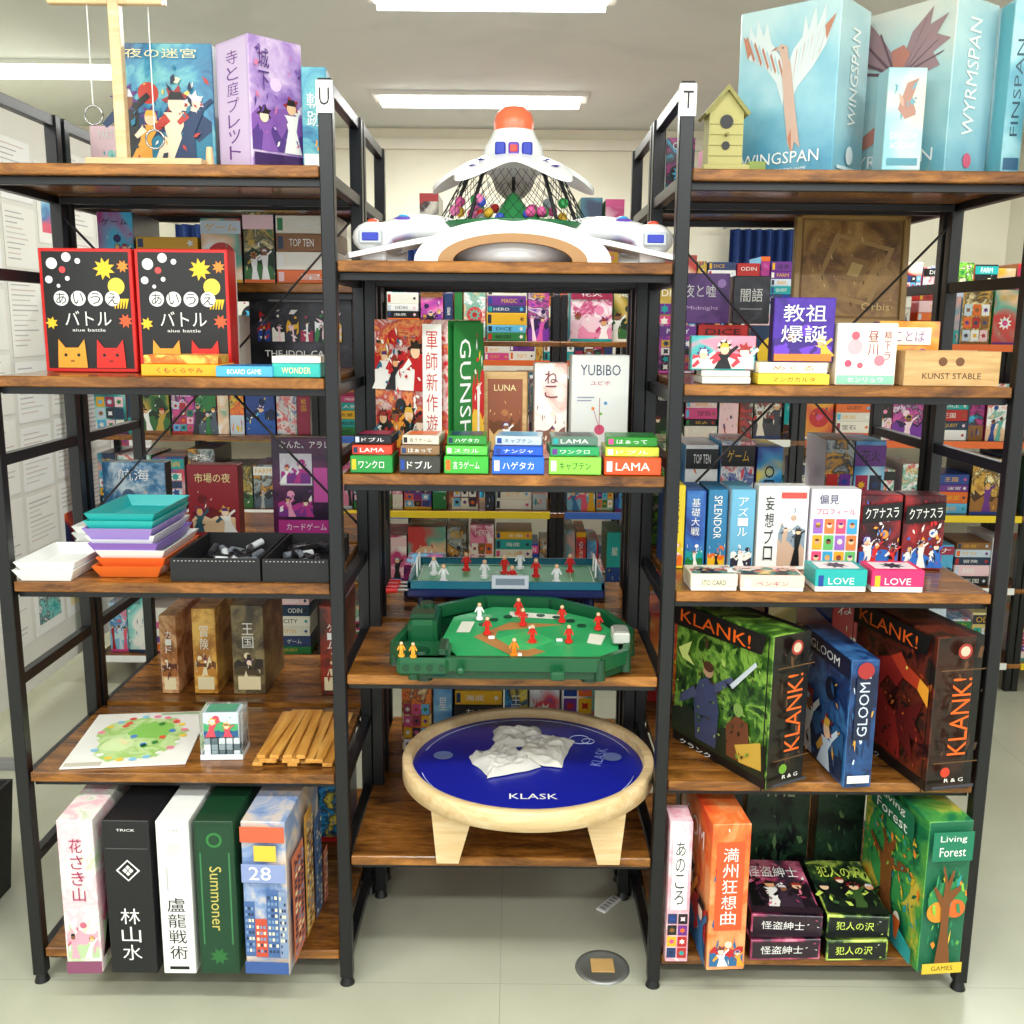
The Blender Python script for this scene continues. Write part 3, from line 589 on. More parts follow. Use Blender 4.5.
# CENTRE .744 : baseball
z=.745; b=B(); GD=C('0c3d24',.25); GM=C('11502e',.28)
out=[(-.2,-.06),(.19,-.06),(.25,.0),(.27,.1),(.22,.2),(.1,.27),(-.06,.28),(-.17,.22),(-.22,.13),(-.25,.03)]
b.prism([(a,c_) for a,c_ in out],z+.012,z+.04,GD)
for i in range(len(out)):
    p=out[i];q=out[(i+1)%len(out)]; hz=lambda t: z+.045+ max(0,t)*.14
    b.bar((p[0],p[1],hz(p[1])),(q[0],q[1],hz(q[1])),.016,.03,GM)
    b.cyl((p[0],p[1],z+.012),(p[0],p[1],hz(p[1])+.012),.012,.01,GD)
    b.add([(p[0],p[1],z+.03),(q[0],q[1],z+.03),(q[0],q[1],hz(q[1])),(p[0],p[1],hz(p[1]))],[(0,1,2,3)],GD)
for fx,fy in[(-.18,-.03),(.17,-.03),(.18,.18),(-.15,.2)]: b.cyl((fx,fy,z),(fx,fy,z+.014),.018,.014,GD)
fz=lambda y: z+.046+max(0,y+.02)*.12
def fp(pts,mat,o): b.add([(x_,y_,fz(y_)+o) for x_,y_ in pts],[tuple(range(len(pts)))],mat)
fp([(-.1,-.045),(.18,-.045),(.235,.01),(.245,.1),(.2,.18),(.09,.245),(-.04,.25),(-.13,.19),(-.15,.06)],C('2a9a5a',.35),0)
fp([(.02,-.035),(.16,.06),(.12,.15),(.0,.16),(-.08,.08)],C('a8743f',.5),.001); fp([(.025,.0),(.1,.06),(.05,.115),(-.03,.07)],C('3aaa60',.4),.002)
fp([(.05,.04),(.065,.05),(.05,.062),(.035,.05)],C('c8844a'),.003)
for bx,by in[(.02,-.015),(.11,.06),(.05,.125),(-.04,.07)]: b.box(bx-.007,bx+.007,by-.007,by+.007,fz(by)+.002,fz(by)+.006,W)
fp([(.0,.19),(.12,.175),(.13,.2),(.0,.22)],C('d8d8c8'),.002); fp([(.17,.05),(.2,.04),(.215,.09),(.18,.1)],C('d8d8c8'),.002); fp([(-.12,.1),(-.09,.1),(-.08,.16),(-.11,.16)],C('d8d8c8'),.002)
for q in range(8): a=.5+q*.3; b.cyl((.05+.13*math.cos(a),.09+.11*math.sin(a),fz(.09+.11*math.sin(a))),(.05+.13*math.cos(a),.09+.11*math.sin(a),fz(.09+.11*math.sin(a))+.003),.01,.01,C('0c3d24'),14)
def figure(b,px,py,pz,c,s=1):
    b.cyl((px,py,pz),(px,py,pz+.004*s),.007*s,.007*s,c,10); 
    for e in(-1,1): b.cyl((px+e*.002*s,py,pz+.004*s),(px+e*.002*s,py,pz+.014*s),.0018*s,.0024*s,c,8); b.cyl((px+e*.004*s,py,pz+.022*s),(px+e*.008*s,py-.002,pz+.014*s),.0015*s,.0013*s,c,6)
    b.cyl((px,py,pz+.013*s),(px,py,pz+.024*s),.004*s,.0048*s,c,10); b.ball((px,py,pz+.028*s),.0038*s,C('e8b890'),1,8)
for px,py,c in[(.05,.05,C('d8281e')),(.13,.05,C('d8281e')),(.03,.14,C('d8281e')),(-.05,.09,C('d8281e')),(.12,.16,C('d8281e')),(.01,-.02,C('f08a20')),(.02,.2,C('d8281e')),(.2,.12,C('d8281e')),(-.07,.17,W)]: figure(b,px,py,fz(py)+.003,c,1.25)
b.box(-.235,-.125,-.075,.05,z+.02,z+.06,GM,.008); b.box(-.225,-.16,.06,.2,z+.03,z+.1,GM,.01); b.cyl((-.19,-.03,z+.06),(-.19,-.03,z+.066),.022,.02,GD,20); b.box(-.15,-.13,-.06,.02,z+.06,z+.075,GD,.004)
b.box(-.22,-.165,.07,.12,z+.1,z+.112,GD,.004); b.cyl((-.19,.16,z+.1),(-.19,.16,z+.115),.018,.016,GD,16)
for k in range(4): b.cyl((-.215+.025*k,-.078,z+.04),(-.215+.025*k,-.07,z+.04),.007,.007,GD,12)
for fx,fy in((-.225,-.06),(-.2,-.065)): figure(b,fx,fy,z+.06,C('f0a030'),1)
b.cyl((-.1,-.09,z+.04),(-.1,-.05,z+.045),.006,.006,GM); b.ball((-.1,-.09,z+.04),.01,GM); b.cyl((.1,-.09,z+.03),(.1,-.05,z+.035),.006,.006,GM); b.box(.085,.115,-.098,-.086,z+.022,z+.04,GM,.004)
b.box(.225,.262,.03,.09,z+.06,z+.085,C('b8b8b0'),.003); b.box(.23,.257,.035,.085,z+.085,z+.088,C('8a8a84'),.001)
o=b.obj('tabletop_baseball_game'); o.location.x=.015
# soccer
b=B(); y0,y1=.3,.56; zt=z+.115; NV=C('1a2350',.3)
b.box(-.235,.245,y0,y1,zt-.03,zt-.008,NV,.005); b.box(-.225,.235,y0+.01,y1-.01,zt-.008,zt-.004,C('1f9a5e',.35),.001)
for a in[(-.235,.245,y0,y0+.01),(-.235,.245,y1-.01,y1),(-.235,-.225,y0,y1),(.235,.245,y0,y1)]: b.box(*a,zt-.008,zt+.012,C('176a80',.3),.002)
for lx in(-.2,.21):
    for ly in(y0+.04,y1-.04): b.cyl((lx,ly,z),(lx,ly,zt-.03),.012,.014,NV)
LN=C('e8f4ec'); zz=zt-.0035
for a in[(-.215,.225,y0+.02,y0+.022),(-.215,.225,y1-.022,y1-.02),(.004,.006,y0+.02,y1-.02),(-.215,-.213,y0+.02,y1-.02),(.223,.225,y0+.02,y1-.02),(-.16,-.158,y0+.07,y1-.07),(.168,.17,y0+.07,y1-.07)]: b.box(*a,zz,zz+.0006,LN,.0001)
b.tube([(.005+.04*math.cos(t*.314),(y0+y1)/2+.04*math.sin(t*.314),zz) for t in range(21)],.001,LN,4)
for sx in(-1,1):
    gx=.005+sx*.225
    for e in(-.035,.035): b.cyl((gx,.43+e,zt),(gx,.43+e,zt+.045),.0025,.0025,W,8)
    b.cyl((gx,.395,zt+.045),(gx,.465,zt+.045),.0025,.0025,W,8)
    for k in range(8): b.cyl((gx+sx*.02,.395+.01*k,zt+.0),(gx,.395+.01*k,zt+.045),.0007,.0007,W,4)
    for k in range(4): b.cyl((gx+sx*.015,.395,zt+.01*k+.008),(gx+sx*.015,.465,zt+.01*k+.008),.0007,.0007,W,4)
for i,(px,py) in enumerate([(-.15,.35),(-.1,.48),(-.05,.4),(.02,.34),(.04,.5),(.08,.42),(.13,.36),(.17,.47),(-.18,.43),(.0,.45)]): figure(b,px,py,zt-.004,C('d8201e') if i%2 else C('f0f0f0'),1.5)
b.box(-.03,.06,y0-.006,y0+.0,zt-.004,zt+.03,C('c8ccd8'),.002); b.box(-.02,.05,y0-.007,y0-.005,zt+.006,zt+.022,C('7a8898'),.001)
for e in range(3): b.cyl((-.27,y0+.03+e*.035,zt-.018),(-.23,y0+.03+e*.035,zt-.018),.003,.003,C('b0b0b0',.3,1),8); b.cyl((-.29,y0+.03+e*.035,zt-.018),(-.262,y0+.03+e*.035,zt-.018),.009,.008,C('d02020',.3),12)
b.obj('tabletop_soccer_game')
rowboxes('board_game_box_row',-.28,.28,.6,z,(.07,.09),(.09,.14),.15,36)
# CENTRE .32 : round magnetic game table
z=.321; b=B(); cx,cy,zt=.06,.14,z+.18; r0=.292
b.lathe([(.001,-.048),(r0-.012,-.048),(r0,-.043),(r0,-.003),(r0-.003,0),(r0-.02,0),(r0-.023,-.003),(r0-.023,-.022),(.001,-.022)],(cx,cy,zt),PINE,96)
b.lathe([(.001,-.0215),(r0-.0235,-.0215)],(cx,cy,zt),C('151f96',.25),96)
for sx in(-1,1):
    for sy in(-1,1):
        px=cx+sx*.165; py=cy+sy*.165
        b.prism([(-.048,.132),(.048,.132),(.024+.012*sx,.0),(-.024+.012*sx,.0)],-.012,.012,PINE,Matrix.Translation((px,py,z))@Matrix(((1,0,0,0),(0,0,-1,0),(0,1,0,0),(0,0,0,1))))
zs=zt-.021
for sx in(-1,1): b.lathe([(.001,0),(.021,0),(.023,.0008)],(cx+sx*.2,cy+.03,zs+.0003),C('6a7ab0',.3),24)
b.text('KLASK',Matrix.Translation((cx+.01,cy-.175,zs+.0006)),.105,.025,W); b.text('KLASK',Matrix.Translation((cx+.17,cy+.03,zs+.0006))@Matrix.Rotation(1.3,4,'Z'),.1,.025,C('8a9ae0'))
def arc(c,r,a0,a1): b.tube([(c[0]+r*math.cos(a0+(a1-a0)*k/24),c[1]+r*math.sin(a0+(a1-a0)*k/24),zs+.0004) for k in range(25)],.0009,C('c8d0f0'),4)
arc((cx,cy),.25,.2,2.9); arc((cx,cy),.25,3.4,6.0); arc((cx+.13,cy+.13),.025,0,6.28); arc((cx+.15,cy+.12),.015,0,6.28)
def bag(x0,y0,wx,wy,h,rot,seed,mat):
    M=Matrix.Rotation(rot,3,'Z')
    def f(u,v):
        a=2*u-1;c=2*v-1; e=max(abs(a),abs(c))
        n1=noise.noise(Vector((a*1.2+seed,c*1.2,seed))); n2=1-abs(noise.noise(Vector((a*1.6+seed,c*2.6,3+seed))))*2.2; n3=1-abs(noise.noise(Vector((a*2.4,c*4+seed,seed))))*2
        zz=h*(1-e**6)*(.45+.5*n1+.4*n2+.22*n3)+.002
        jx=.16*noise.noise(Vector((a*1.6,c*1.6,seed+9))); jy=.16*noise.noise(Vector((a*1.6,c*1.6,seed+19)))
        p=M@Vector(((a+jx)*wx/2*(1-.2*(c+1)/2),(c+jy)*wy/2,0)); return (x0+p.x,y0+p.y,zs+max(zz,.001))
    b.surf(f,48,48,mat)
CL=C('cfccc4',.9)
bag(cx-.06,cy-.005,.145,.13,.02,.5,5,CL); bag(cx+.045,cy+.06,.12,.16,.016,-.35,9,C('d8d4ca',.9)); bag(cx-.02,cy+.13,.14,.1,.02,.1,12,C('bfbcb4',.9))
b.obj('round_magnetic_game_table')
rowboxes('board_game_box_row',-.28,.28,.52,z,(.2,.33),(.05,.1),.2,37)

# ---------------------------------------------------------------- RIGHT TOP
z=1.791
b=B(); YG=C('b0a868',.55); YD=C('8a8448',.55)
Mh=Matrix(((1,0,0,.437),(0,0,-1,.1),(0,1,0,z+.012),(0,0,0,1)))
b.prism([(-.034,0),(.034,0),(.034,.105),(0,.142),(-.034,.105)],0,.06,YG,Mh)
for s_ in(-1,1): b.prism([(s_*.046,.098),(0,.152),(0,.142),(s_*.04,.094)],-.01,.07,YD,Mh)
b.cyl((.437,.0395,z+.095),(.437,.0375,z+.095),.013,.013,K,20); b.cyl((.437,.0395,z+.05),(.437,.0375,z+.05),.008,.008,K,20); b.cyl((.437,.04,z+.07),(.437,.02,z+.07),.003,.003,YD,8)
for k in range(4): b.box(.404,.47,.0385,.0395,z+.03+.02*k,z+.031+.02*k,YD,.0002)
b.box(.39,.485,.02,.12,z,z+.012,YG,.003); b.box(.48,.515,.02,.08,z,z+.018,C('7a8a3a'),.002)
b.obj('wooden_birdhouse')
SKY=vgrad('4a92b2','86bccc','bcd8da',z,z+.33)
SKY2=vgrad('6aa6b4','a6c8c8','d0d2c8',z,z+.33)
SPB=vgrad('7ab0c2','a2cad2','c0dcdf',z,z+.33)
def bird(c1,c2,c3,c4):
    it=[('f','p',[(.48,.42),(.4,.56),(.28,.66),(.1,.72),(.04,.86),(.1,.82),(.1,.92),(.17,.84),(.18,.95),(.25,.84),(.28,.93),(.33,.8),(.42,.72),(.5,.62)],c1),
     ('f','p',[(.5,.62),(.56,.74),(.64,.8),(.66,.92),(.7,.83),(.76,.97),(.78,.84),(.86,.97),(.86,.84),(.96,.9),(.88,.74),(.76,.62),(.62,.52),(.56,.44)],c1)]
    for k in range(9):
        t=k/8; it.append(('f','p',[(.46-.3*t,.58+.12*t),(.47-.3*t,.6+.12*t),(.42-.34*t,.7+.16*t),(.41-.34*t,.68+.16*t)],c4 if k%2 else c3))
        it.append(('f','p',[(.57+.24*t,.56+.12*t),(.575+.24*t,.58+.12*t),(.6+.3*t,.74+.14*t),(.59+.3*t,.72+.14*t)],c4 if k%2 else c3))
    it+=[('f','p',[(.46,.6),(.5,.4),(.55,.2),(.6,.12),(.62,.2),(.68,.16),(.62,.36),(.57,.55),(.54,.66),(.5,.72),(.46,.7)],c2),
     ('f','p',[(.46,.66),(.42,.74),(.38,.75),(.44,.78),(.5,.76),(.52,.68)],c2),('f','p',[(.38,.75),(.33,.745),(.4,.77)],c3),('f','c',.455,.755,.008,K),
     ('f','p',[(.1,.72),(.04,.86),(.1,.82),(.13,.76)],c3),('f','p',[(.86,.84),(.96,.9),(.88,.76)],c3),('f','p',[(.55,.22),(.6,.12),(.58,.28)],c3)]
    return it
def vines(f,c): return [(f,'p',[(.05+.1*k,.0),(.07+.1*k,.0),(.12+.1*k,.1+.05*(k%3)),(.09+.1*k,.09)],c) for k in range(9)]
G('board_game_box',.648,.03,z,.215,.33,.15,-40,SKY,SPB,vines('f',C('5a98ac'))+bird(C('d2dcdc'),C('c8a898'),C('b87a60'),C('a8c4cc'))+[('f','t','WINGSPAN',.47,.11,.8,.07,W),('f','t','COMPETITIVE BIRD GAME',.5,.04,.5,.014,W),('r','t','WINGSPAN',.5,.57,.26,.56,W,90),('r','c',.5,.12,.12,C('e8f0f0')),('r','r',.1,.03,.9,.05,C('d8e8ec'))],anc=1)
G('board_game_box',.775,-.0,z,.075,.19,.058,0,art(['88bcc8','a8c8c8','c8c4b8'],'s',9),C('98bcc4'),[('f','p',[(.3,.6),(.5,.85),(.8,.9),(.65,.7),(.8,.55),(.5,.5)],C('a87a6a'))]+shards('f',21,12,[C('c89a8a'),C('6a9aa8'),C('d8d8cc')],.1,.45,.9,.95,.04,.12)+[('f','t','DRAGON',.5,.34,.7,.065,W),('f','t','ACADEMY',.5,.24,.7,.06,W),('f','r',.1,.05,.9,.12,C('4a8898'))])
G('board_game_box',.872,.03,z,.28,.335,.145,-55,SKY2,SPB,vines('f',C('8aaaa8'))+[('f','p',[(.55,.5),(.42,.66),(.25,.7),(.06,.64),(.12,.72),(.02,.76),(.16,.8),(.1,.88),(.26,.86),(.3,.95),(.42,.84),(.54,.7)],C('9a7c80')),('f','p',[(.58,.66),(.66,.84),(.82,.96),(.8,.86),(.94,.9),(.86,.8),(.97,.76),(.84,.7),(.9,.62),(.72,.58),(.62,.48)],C('9a7c80'))]+[('f','p',[(.54,.6),(.55,.62),(.1+.1*k,.7+.06*k),(.09+.1*k,.69+.06*k)],C('6a5058')) for k in range(4)]+[('f','p',[(.6,.6),(.61,.62),(.93-.05*k,.7+.07*k),(.92-.05*k,.69+.07*k)],C('6a5058')) for k in range(4)]+[('f','p',[(.52,.68),(.5,.48),(.42,.34),(.3,.28),(.24,.18),(.38,.22),(.54,.3),(.62,.46),(.6,.64),(.66,.72),(.6,.78),(.5,.76)],C('b87868')),('f','t','WYRMSPAN',.5,.12,.8,.075,W),('r','t','WYRMSPAN',.45,.56,.28,.66,W,90),('r','c',.5,.09,.1,C('d0607a'))],anc=1)
G('board_game_box',1.012,.05,z,.038,.33,.25,0,art(['4a92a8','6aaaba','98c8d0'],'s',8),C('6ab0bc'),[('f','t','FINSPAN',.5,.5,.4,.55,C('1f4a5a'),90),('f','r',.1,.03,.9,.1,C('2a5a7a'))])
rowboxes('board_game_box_row',.38,1.02,.46,z,(.12,.2),(.04,.12),.2,41)
# RIGHT SHELF 2
z=1.371
b=B(); flat(b,.455,.01,z,.1,.014,.08,2,C('e8e4da')); flat(b,.455,.02,z+.0145,.1,.012,.08,-3,C('d8d4c8')); gbox(b,.45,.03,z+.027,.135,.07,.02,3,art(['2aa0a8','58b0b0','e88aa0'],'s',16),None,illus('f',141,[C('d83a4a'),C('f4e8d8'),C('e86a8a')],.03,.05,.97,.95,3,2)); b.obj('card_game_box')
b=B(); flat(b,.59,.0,z,.145,.022,.09,-1,C('e8c83a'),'マンガカルタ',C('7a2a1a')); flat(b,.59,.008,z+.0225,.14,.022,.09,1,C('f4ecd0'),'めくる',C('c8501e')); 
gbox(b,.61,.02,z+.045,.125,.13,.035,0,art(['1a0e3a','2a1760','4a2a9a'],'n',10),C('20104a'),illus('f',142,[C('3a1f7a'),C('6a3ac0'),C('f0b040')],.03,.1,.97,.6,2)+[('f','t','教祖',.5,.76,.7,.26,W),('f','t','爆誕',.5,.44,.74,.26,W),('f','r',.03,.02,.97,.13,C('f07a2a'))]); b.obj('card_game_box')
b=B(); gbox(b,.738,.01,z,.122,.125,.045,0,C('f0e4d4'),C('e8d8c8'),[('f','c',.3,.62,.13,C('f2a8b0')),('f','c',.3,.8,.07,C('e05a6a')),('f','c',.72,.4,.09,C('e87a8a')),('f','c',.2,.35,.06,C('c84a6a')),('f','c',.4,.32,.05,C('e05a6a')),('f','vt','昼川',.6,.68,.17,.42,C('8a1f3a')),('f','vt','柳下ラ',.84,.64,.12,.5,C('8a1f3a')),('f','r',.02,.02,.98,.16,C('8ac8a8')),('f','t','センリュウ',.5,.09,.6,.08,W)]); b.obj('card_game_box')
G('board_game_box',.865,.12,z,.13,.13,.04,0,art(['f08a2a','f8b050','c87a60'],'s',12),C('7a3aa0'),illus('f',143,[C('7a3aa0'),C('f4ecd8'),C('d04a3a')],.03,.05,.97,.55,3)+[('f','r',.15,.62,.85,.9,C('f4ecd8')),('f','t','ことば',.5,.76,.5,.18,C('7a3aa0'))])
b=B(); b.tray(.915,.06,z,.195,.1,.07,.005,KRAFT,0); b.box(.82,1.01,.02,.1,z+.006,z+.055,C('d8c098',.7))
M=Matrix(((1,0,0,.915),(0,0,-1,.0095),(0,1,0,z+.035),(0,0,0,1))); b.text('KUNST STABLE',M@Matrix.Translation((0,-.015,0)),.12,.012,C('4a2a12')); 
for ux in(-.02,.015): b.add([(ux+.009*math.cos(a*.35),.014+.009*math.sin(a*.35),.0002) for a in range(18)],[tuple(range(18))],C('6a4020'),M=M)
b.obj('wooden_storage_box')
rowboxes('board_game_box_row',.375,1.02,.44,z,(.118,.12),(.09,.16),.16,43,.6,0)
PR=art(['2a1240','4a226a','6a3a8a'],'n',8)
G('board_game_box',.48,.45,z+.1222,.13,.12,.05,-3,PR,PR,[('f','t','夜と嘘',.45,.65,.6,.26,W),('f','t','Midnight',.5,.3,.6,.1,C('e0c0f0')),('f','c',.85,.8,.08,C('b08ad0'))])
G('board_game_box',.6,.45,z+.1222,.09,.115,.05,0,DK,DK,[('f','t','闇語',.5,.6,.6,.28,W),('f','r',.2,.3,.8,.32,C('aaaaaa'))])
b=B(); M=Matrix.Translation((.845,.47,z+.1225))@Matrix.Rotation(-.1,4,'X')@Matrix.Rotation(.02,4,'Y')
FR=art(['5a3c1c','7a5428','9a7038','b08848'],'n',12,.4)
b.box(-.14,.14,0,.02,0,.27,C('8a6a3a',.5),.003,M); b.box(-.12,.12,-.002,.0,.02,.25,FR,.0005,M)
for a in[(-.14,-.125,0,.27),(.125,.14,0,.27),(-.14,.14,0,.015),(-.14,.14,.255,.27)]: b.box(a[0],a[1],-.008,0,a[2],a[3],C('a8844a',.35),.002,M)
MF=M@Matrix(((1,0,0,-.125),(0,0,-1,-.0025),(0,1,0,.015),(0,0,0,1)))
def onframe(pts,mat,o): b.add([(u*.25,v*.24,o) for u,v in pts],[tuple(range(len(pts)))],mat,M=MF)
onframe([(.12,.25),(.7,.12),(.92,.72),(.34,.86)],C('a8844c'),.0003); onframe([(.17,.29),(.67,.175),(.86,.69),(.38,.81)],FR,.0006)
ro=random.Random(8)
for q in range(60):
    u=ro.uniform(.05,.93);v=ro.uniform(.05,.93);l=ro.uniform(.01,.05);a=ro.choice((.25,1.8)); onframe([(u,v),(u+.01,v),(u+.01+l*math.cos(a),v+l*math.sin(a)),(u+l*math.cos(a),v+l*math.sin(a))],C(ro.choice(('c8a868','4a3018','d8c088','6a4822'))),.0009+.00001*q)
onframe([(.4,.4),(.6,.36),(.68,.58),(.48,.63)],C('94703c'),.0016); onframe([(.46,.44),(.57,.42),(.62,.54),(.51,.57)],C('c8a868'),.0018)
b.text('Orbis',MF@Matrix.Translation((.19,.03,.002)),.07,.018,C('e0c480'))
b.obj('framed_wooden_board')
# RIGHT SHELF 3
z=.936
rb=[(.37,.415,C('e8cc28'),C('1a3a7a'),'森羅'),(.417,.465,art(['1a3a7a','2a5ab0','3a7ac0'],'n',10),C('1a3a7a'),'基礎大戦'),(.468,.515,C('2a7aa8'),C('1a5a8a'),'SPLENDOR'),(.518,.575,C('6ab0d0'),C('d8ecf4'),'アズール')]
b=B()
for i,(x0,x1,a,s_,t) in enumerate(rb):
    it=illus('f',150+i,[R.choice(SPN),R.choice(SPN),W],.06,.03,.94,.34,1,.3)+([('f','vt',t,.5,.66,.42,.5,W if i else K)] if ord(t[0])>255 else [('f','t',t,.5,.65,.4,.55,W,-90)])
    gbox(b,(x0+x1)/2,.2+R.uniform(-.01,.01),z,x1-x0-.002,R.uniform(.18,.195),.13,0,a,s_,it)
gbox(b,.637,.19,z,.115,.195,.05,0,C('eef0ec'),C('d8d8d0'),illus('f',155,[C('8a9aa8'),C('c8a890'),C('3a4a5a')],.42,.05,.96,.8,2,.5)+[('f','vt','妄想プロ',.23,.5,.18,.8,K),('f','r',.45,.86,.95,.93,C('e0504a'))])
CO=[C(h) for h in('e8507a','40a8d8','f0b030','6ac06a','a06ac8','f08040')]
it=[]
for i in range(4):
    for j in range(3):
        it+= [('f','r',.06+.23*i,.06+.2*j,.26+.23*i,.24+.2*j,CO[(i+j*2)%6]),('f','c',.16+.23*i,.16+.2*j,.055,SK[(i+j)%4]),('f','c',.16+.23*i,.18+.2*j,.045,HR[(i*2+j)%7],.6)]
gbox(b,.755,.185,z,.112,.19,.05,0,C('f0eef2'),C('d8d0e0'),it+[('f','t','偏見',.35,.88,.4,.12,C('3a3a6a')),('f','t','プロフィール',.5,.73,.8,.08,C('c83a6a'))])
RB=art(['120c10','4a141c','a8282a'],'n',9); rbc=[C('7a141c'),C('2a6ac0'),C('f0e8e0'),C('d8282a'),C('f0a040')]
for px in(.865,.965): gbox(b,px,.2,z,.095,.175,.07,0,RB,C('1a1014'),illus('f',px,rbc,.03,.03,.97,.6,3,.55)+shards('f',px,45,rbc+[K],.03,.03,.97,.97,.02,.08)+[('f','p',[(.03,.62),(.97,.68),(.97,.92),(.03,.86)],K),('f','t','クアナスラ',.5,.77,.8,.14,W,4)])
b.obj('board_game_box_row')
rowboxes('board_game_box_row',.375,.8,.45,z,(.25,.28),(.05,.09),.18,45,1,0)
rowboxes('board_game_box_row',.81,1.02,.45,z,(.25,.3),(.06,.1),.18,47,1,0)
for k,(px,w,h,c,t,tm,a2) in enumerate([(.447,.1,.036,'e8dcc0','ITO CARD',K,1),(.57,.135,.034,'f0c8b8','ペンギン',C('a02a4a'),1),(.715,.11,.048,'1fa8a4','LOVE',W,0),(.835,.11,.048,'e82a6a','LOVE',W,0)]):
    b=B(); a=C(c,.3)
    ti=illus('t',160+k,[C('d06a5a'),C('4a8a7a'),C('f0a0a8'),C('e8c878')],.05,.08,.95,.92,3,1) if a2 else [('t','r',.1,.15,.9,.85,C('f0e0e4')),('t','s',.5,.5,.25,C('303040'),8)]
    gbox(b,px,-.003,z,w,h,.085,R.uniform(-4,2),a,a,[('f','t',t,.5,.5,.5,.3,tm),('f','r',.06,.25,.16,.75,R.choice(SPN)),('t','r',.03,.05,.97,.95,C(c))]+ti,lid=C('f0ece4')); b.obj('card_game_box')
# RIGHT SHELF 4
z=.506; OR=C('e06018',.3)
GF=art(['0c140c','1c3a14','3a6420','84b044','1c3a14'],'n',13)
def klank(x,y,w,h,d,rot,fa,sp,hero,glow,fc,t='KLANK!'):
    G('board_game_box',x,y,z,w,h,d,rot,fa,sp,[('f','r',.0,.0,1,.07,K)]+shards('f',x,70,fc,.01,.08,.99,.98,.015,.06)+hero+shards('f',x+1,60,fc,.1,.1,.9,.6,.01,.03)+[('f','p',[(.0,.84),(.93,.87),(.97,1),(.0,1)],C('14100e')),('f','t',t,.45,.92,.74,.085,OR),('f','t','クランク',.3,.035,.35,.035,W),
     ('f','r',0,0,.012,1,K),('f','r',.988,0,1,1,K)]+shards('r',x+2,40,[C('3a2416'),C('1c120c'),C('5a3a20'),C('241c18')],.04,.16,.96,.96,.02,.09)+[('r','t',t,.5,.5,.4,.5,OR,90),('r','c',.5,.92,.15,C('a03028')),('r','c',.5,.92,.1,C('c8b8a0')),('r','t','R & G',.5,.085,.4,.025,W),('r','r',.06,.03,.94,.05,C('3a3a44')),('r','r',.03,.2,.97,.206,C('6a4a2a')),('r','r',.03,.8,.97,.806,C('6a4a2a')),('r','c',.3,.14,.1,glow)],anc=1,lid=K)
h1=[('f','p',[(0,.07),(1,.07),(1,.3),(.8,.22),(.6,.28),(.4,.2),(.2,.3),(0,.24)],C('1a2410')),('f','p',[(.28,.1),(.24,.4),(.3,.52),(.38,.56),(.48,.5),(.52,.36),(.5,.1)],C('3a4060')),('f','c',.39,.61,.055,C('b08a68')),('f','c',.39,.635,.055,C('4a2a18'),.7),('f','p',[(.48,.48),(.66,.6),(.64,.64),(.45,.53)],C('4a5070')),('f','p',[(.62,.58),(.86,.8),(.88,.78),(.65,.56)],C('c8d0d8')),
 ('f','p',[(.24,.46),(.1,.36),(.08,.3),(.14,.32),(.28,.4)],C('4a5070')),('f','p',[(.62,.1),(.6,.3),(.7,.4),(.82,.38),(.86,.1)],C('6a3a20')),('f','c',.72,.44,.05,C('7a9a4a')),('f','p',[(.05,.68),(.2,.76),(.16,.66),(.24,.6),(.1,.62)],C('d8e880')),('f','p',[(.7,.2),(.95,.3),(.97,.12),(.75,.1)],C('c8a040'))]
dragon=[('f','p',[(.2,.1),(.3,.35),(.18,.5),(.3,.68),(.5,.74),(.68,.66),(.6,.56),(.48,.6),(.4,.52),(.5,.42),(.66,.36),(.7,.1)],C('8a2018')),('f','p',[(.5,.74),(.62,.8),(.7,.74),(.86,.7),(.84,.62),(.68,.64)],C('b83a20')),('f','p',[(.3,.6),(.05,.78),(.1,.6),(.02,.5),(.14,.46),(.08,.34),(.28,.42)],C('5a1410')),('f','p',[(.6,.4),(.92,.56),(.84,.4),(.96,.3),(.8,.28),(.86,.14),(.66,.24)],C('5a1410')),('f','c',.7,.72,.012,C('f8e060')),('f','p',[(.84,.62),(.86,.7),(.98,.66),(.97,.54)],C('f0a030'))]
klank(.568,-.05,.32,.345,.11,-61,GF,art(['0a0908','140f0c','2a1a10'],'n',9),h1,C('6a9a2a'),[C(h) for h in('16240e','2e5218','0e140c','6a9434','4a3a1e','a8c860')])
gc=[C('2a5a8a'),C('142a4a'),C('d8a040'),C('c8d8e8'),C('0c1830')]
G('board_game_box',.74,-.035,z,.26,.29,.062,-84,art(['0a1630','1a3a70','3a70a8'],'n',12),art(['0a1228','12244a','204a80'],'n',12),shards('r',31,45,gc,.04,.12,.96,.96,.03,.1)+[('r','r',.2,.38,.8,.86,C('101c3a')),('r','t','GLOOM',.5,.62,.36,.42,C('c8d0e0'),90),('r','r',.1,.04,.9,.1,W),('r','c',.5,.92,.3,C('a02a2a')),('f','r',0,.85,1,1,C('101a38')),('f','t','GLOOM',.5,.92,.6,.07,W)]+illus('f',170,gc,.03,.03,.97,.82,2)+shards('f',32,40,gc,.03,.03,.97,.82,.02,.08),anc=1)
klank(.912,-.05,.31,.345,.112,-78,art(['140c08','3a1410','6a2a1a','2a2018'],'n',12),art(['100a08','1c100c','341810'],'n',9),dragon,C('c83a20'),[C(h) for h in('2a0e08','5a1a10','140a08','9a3a1c','c86a2a','3a2a20')])
rowboxes('board_game_box_row',.38,1.02,.46,z,(.2,.3),(.06,.1),.2,49)
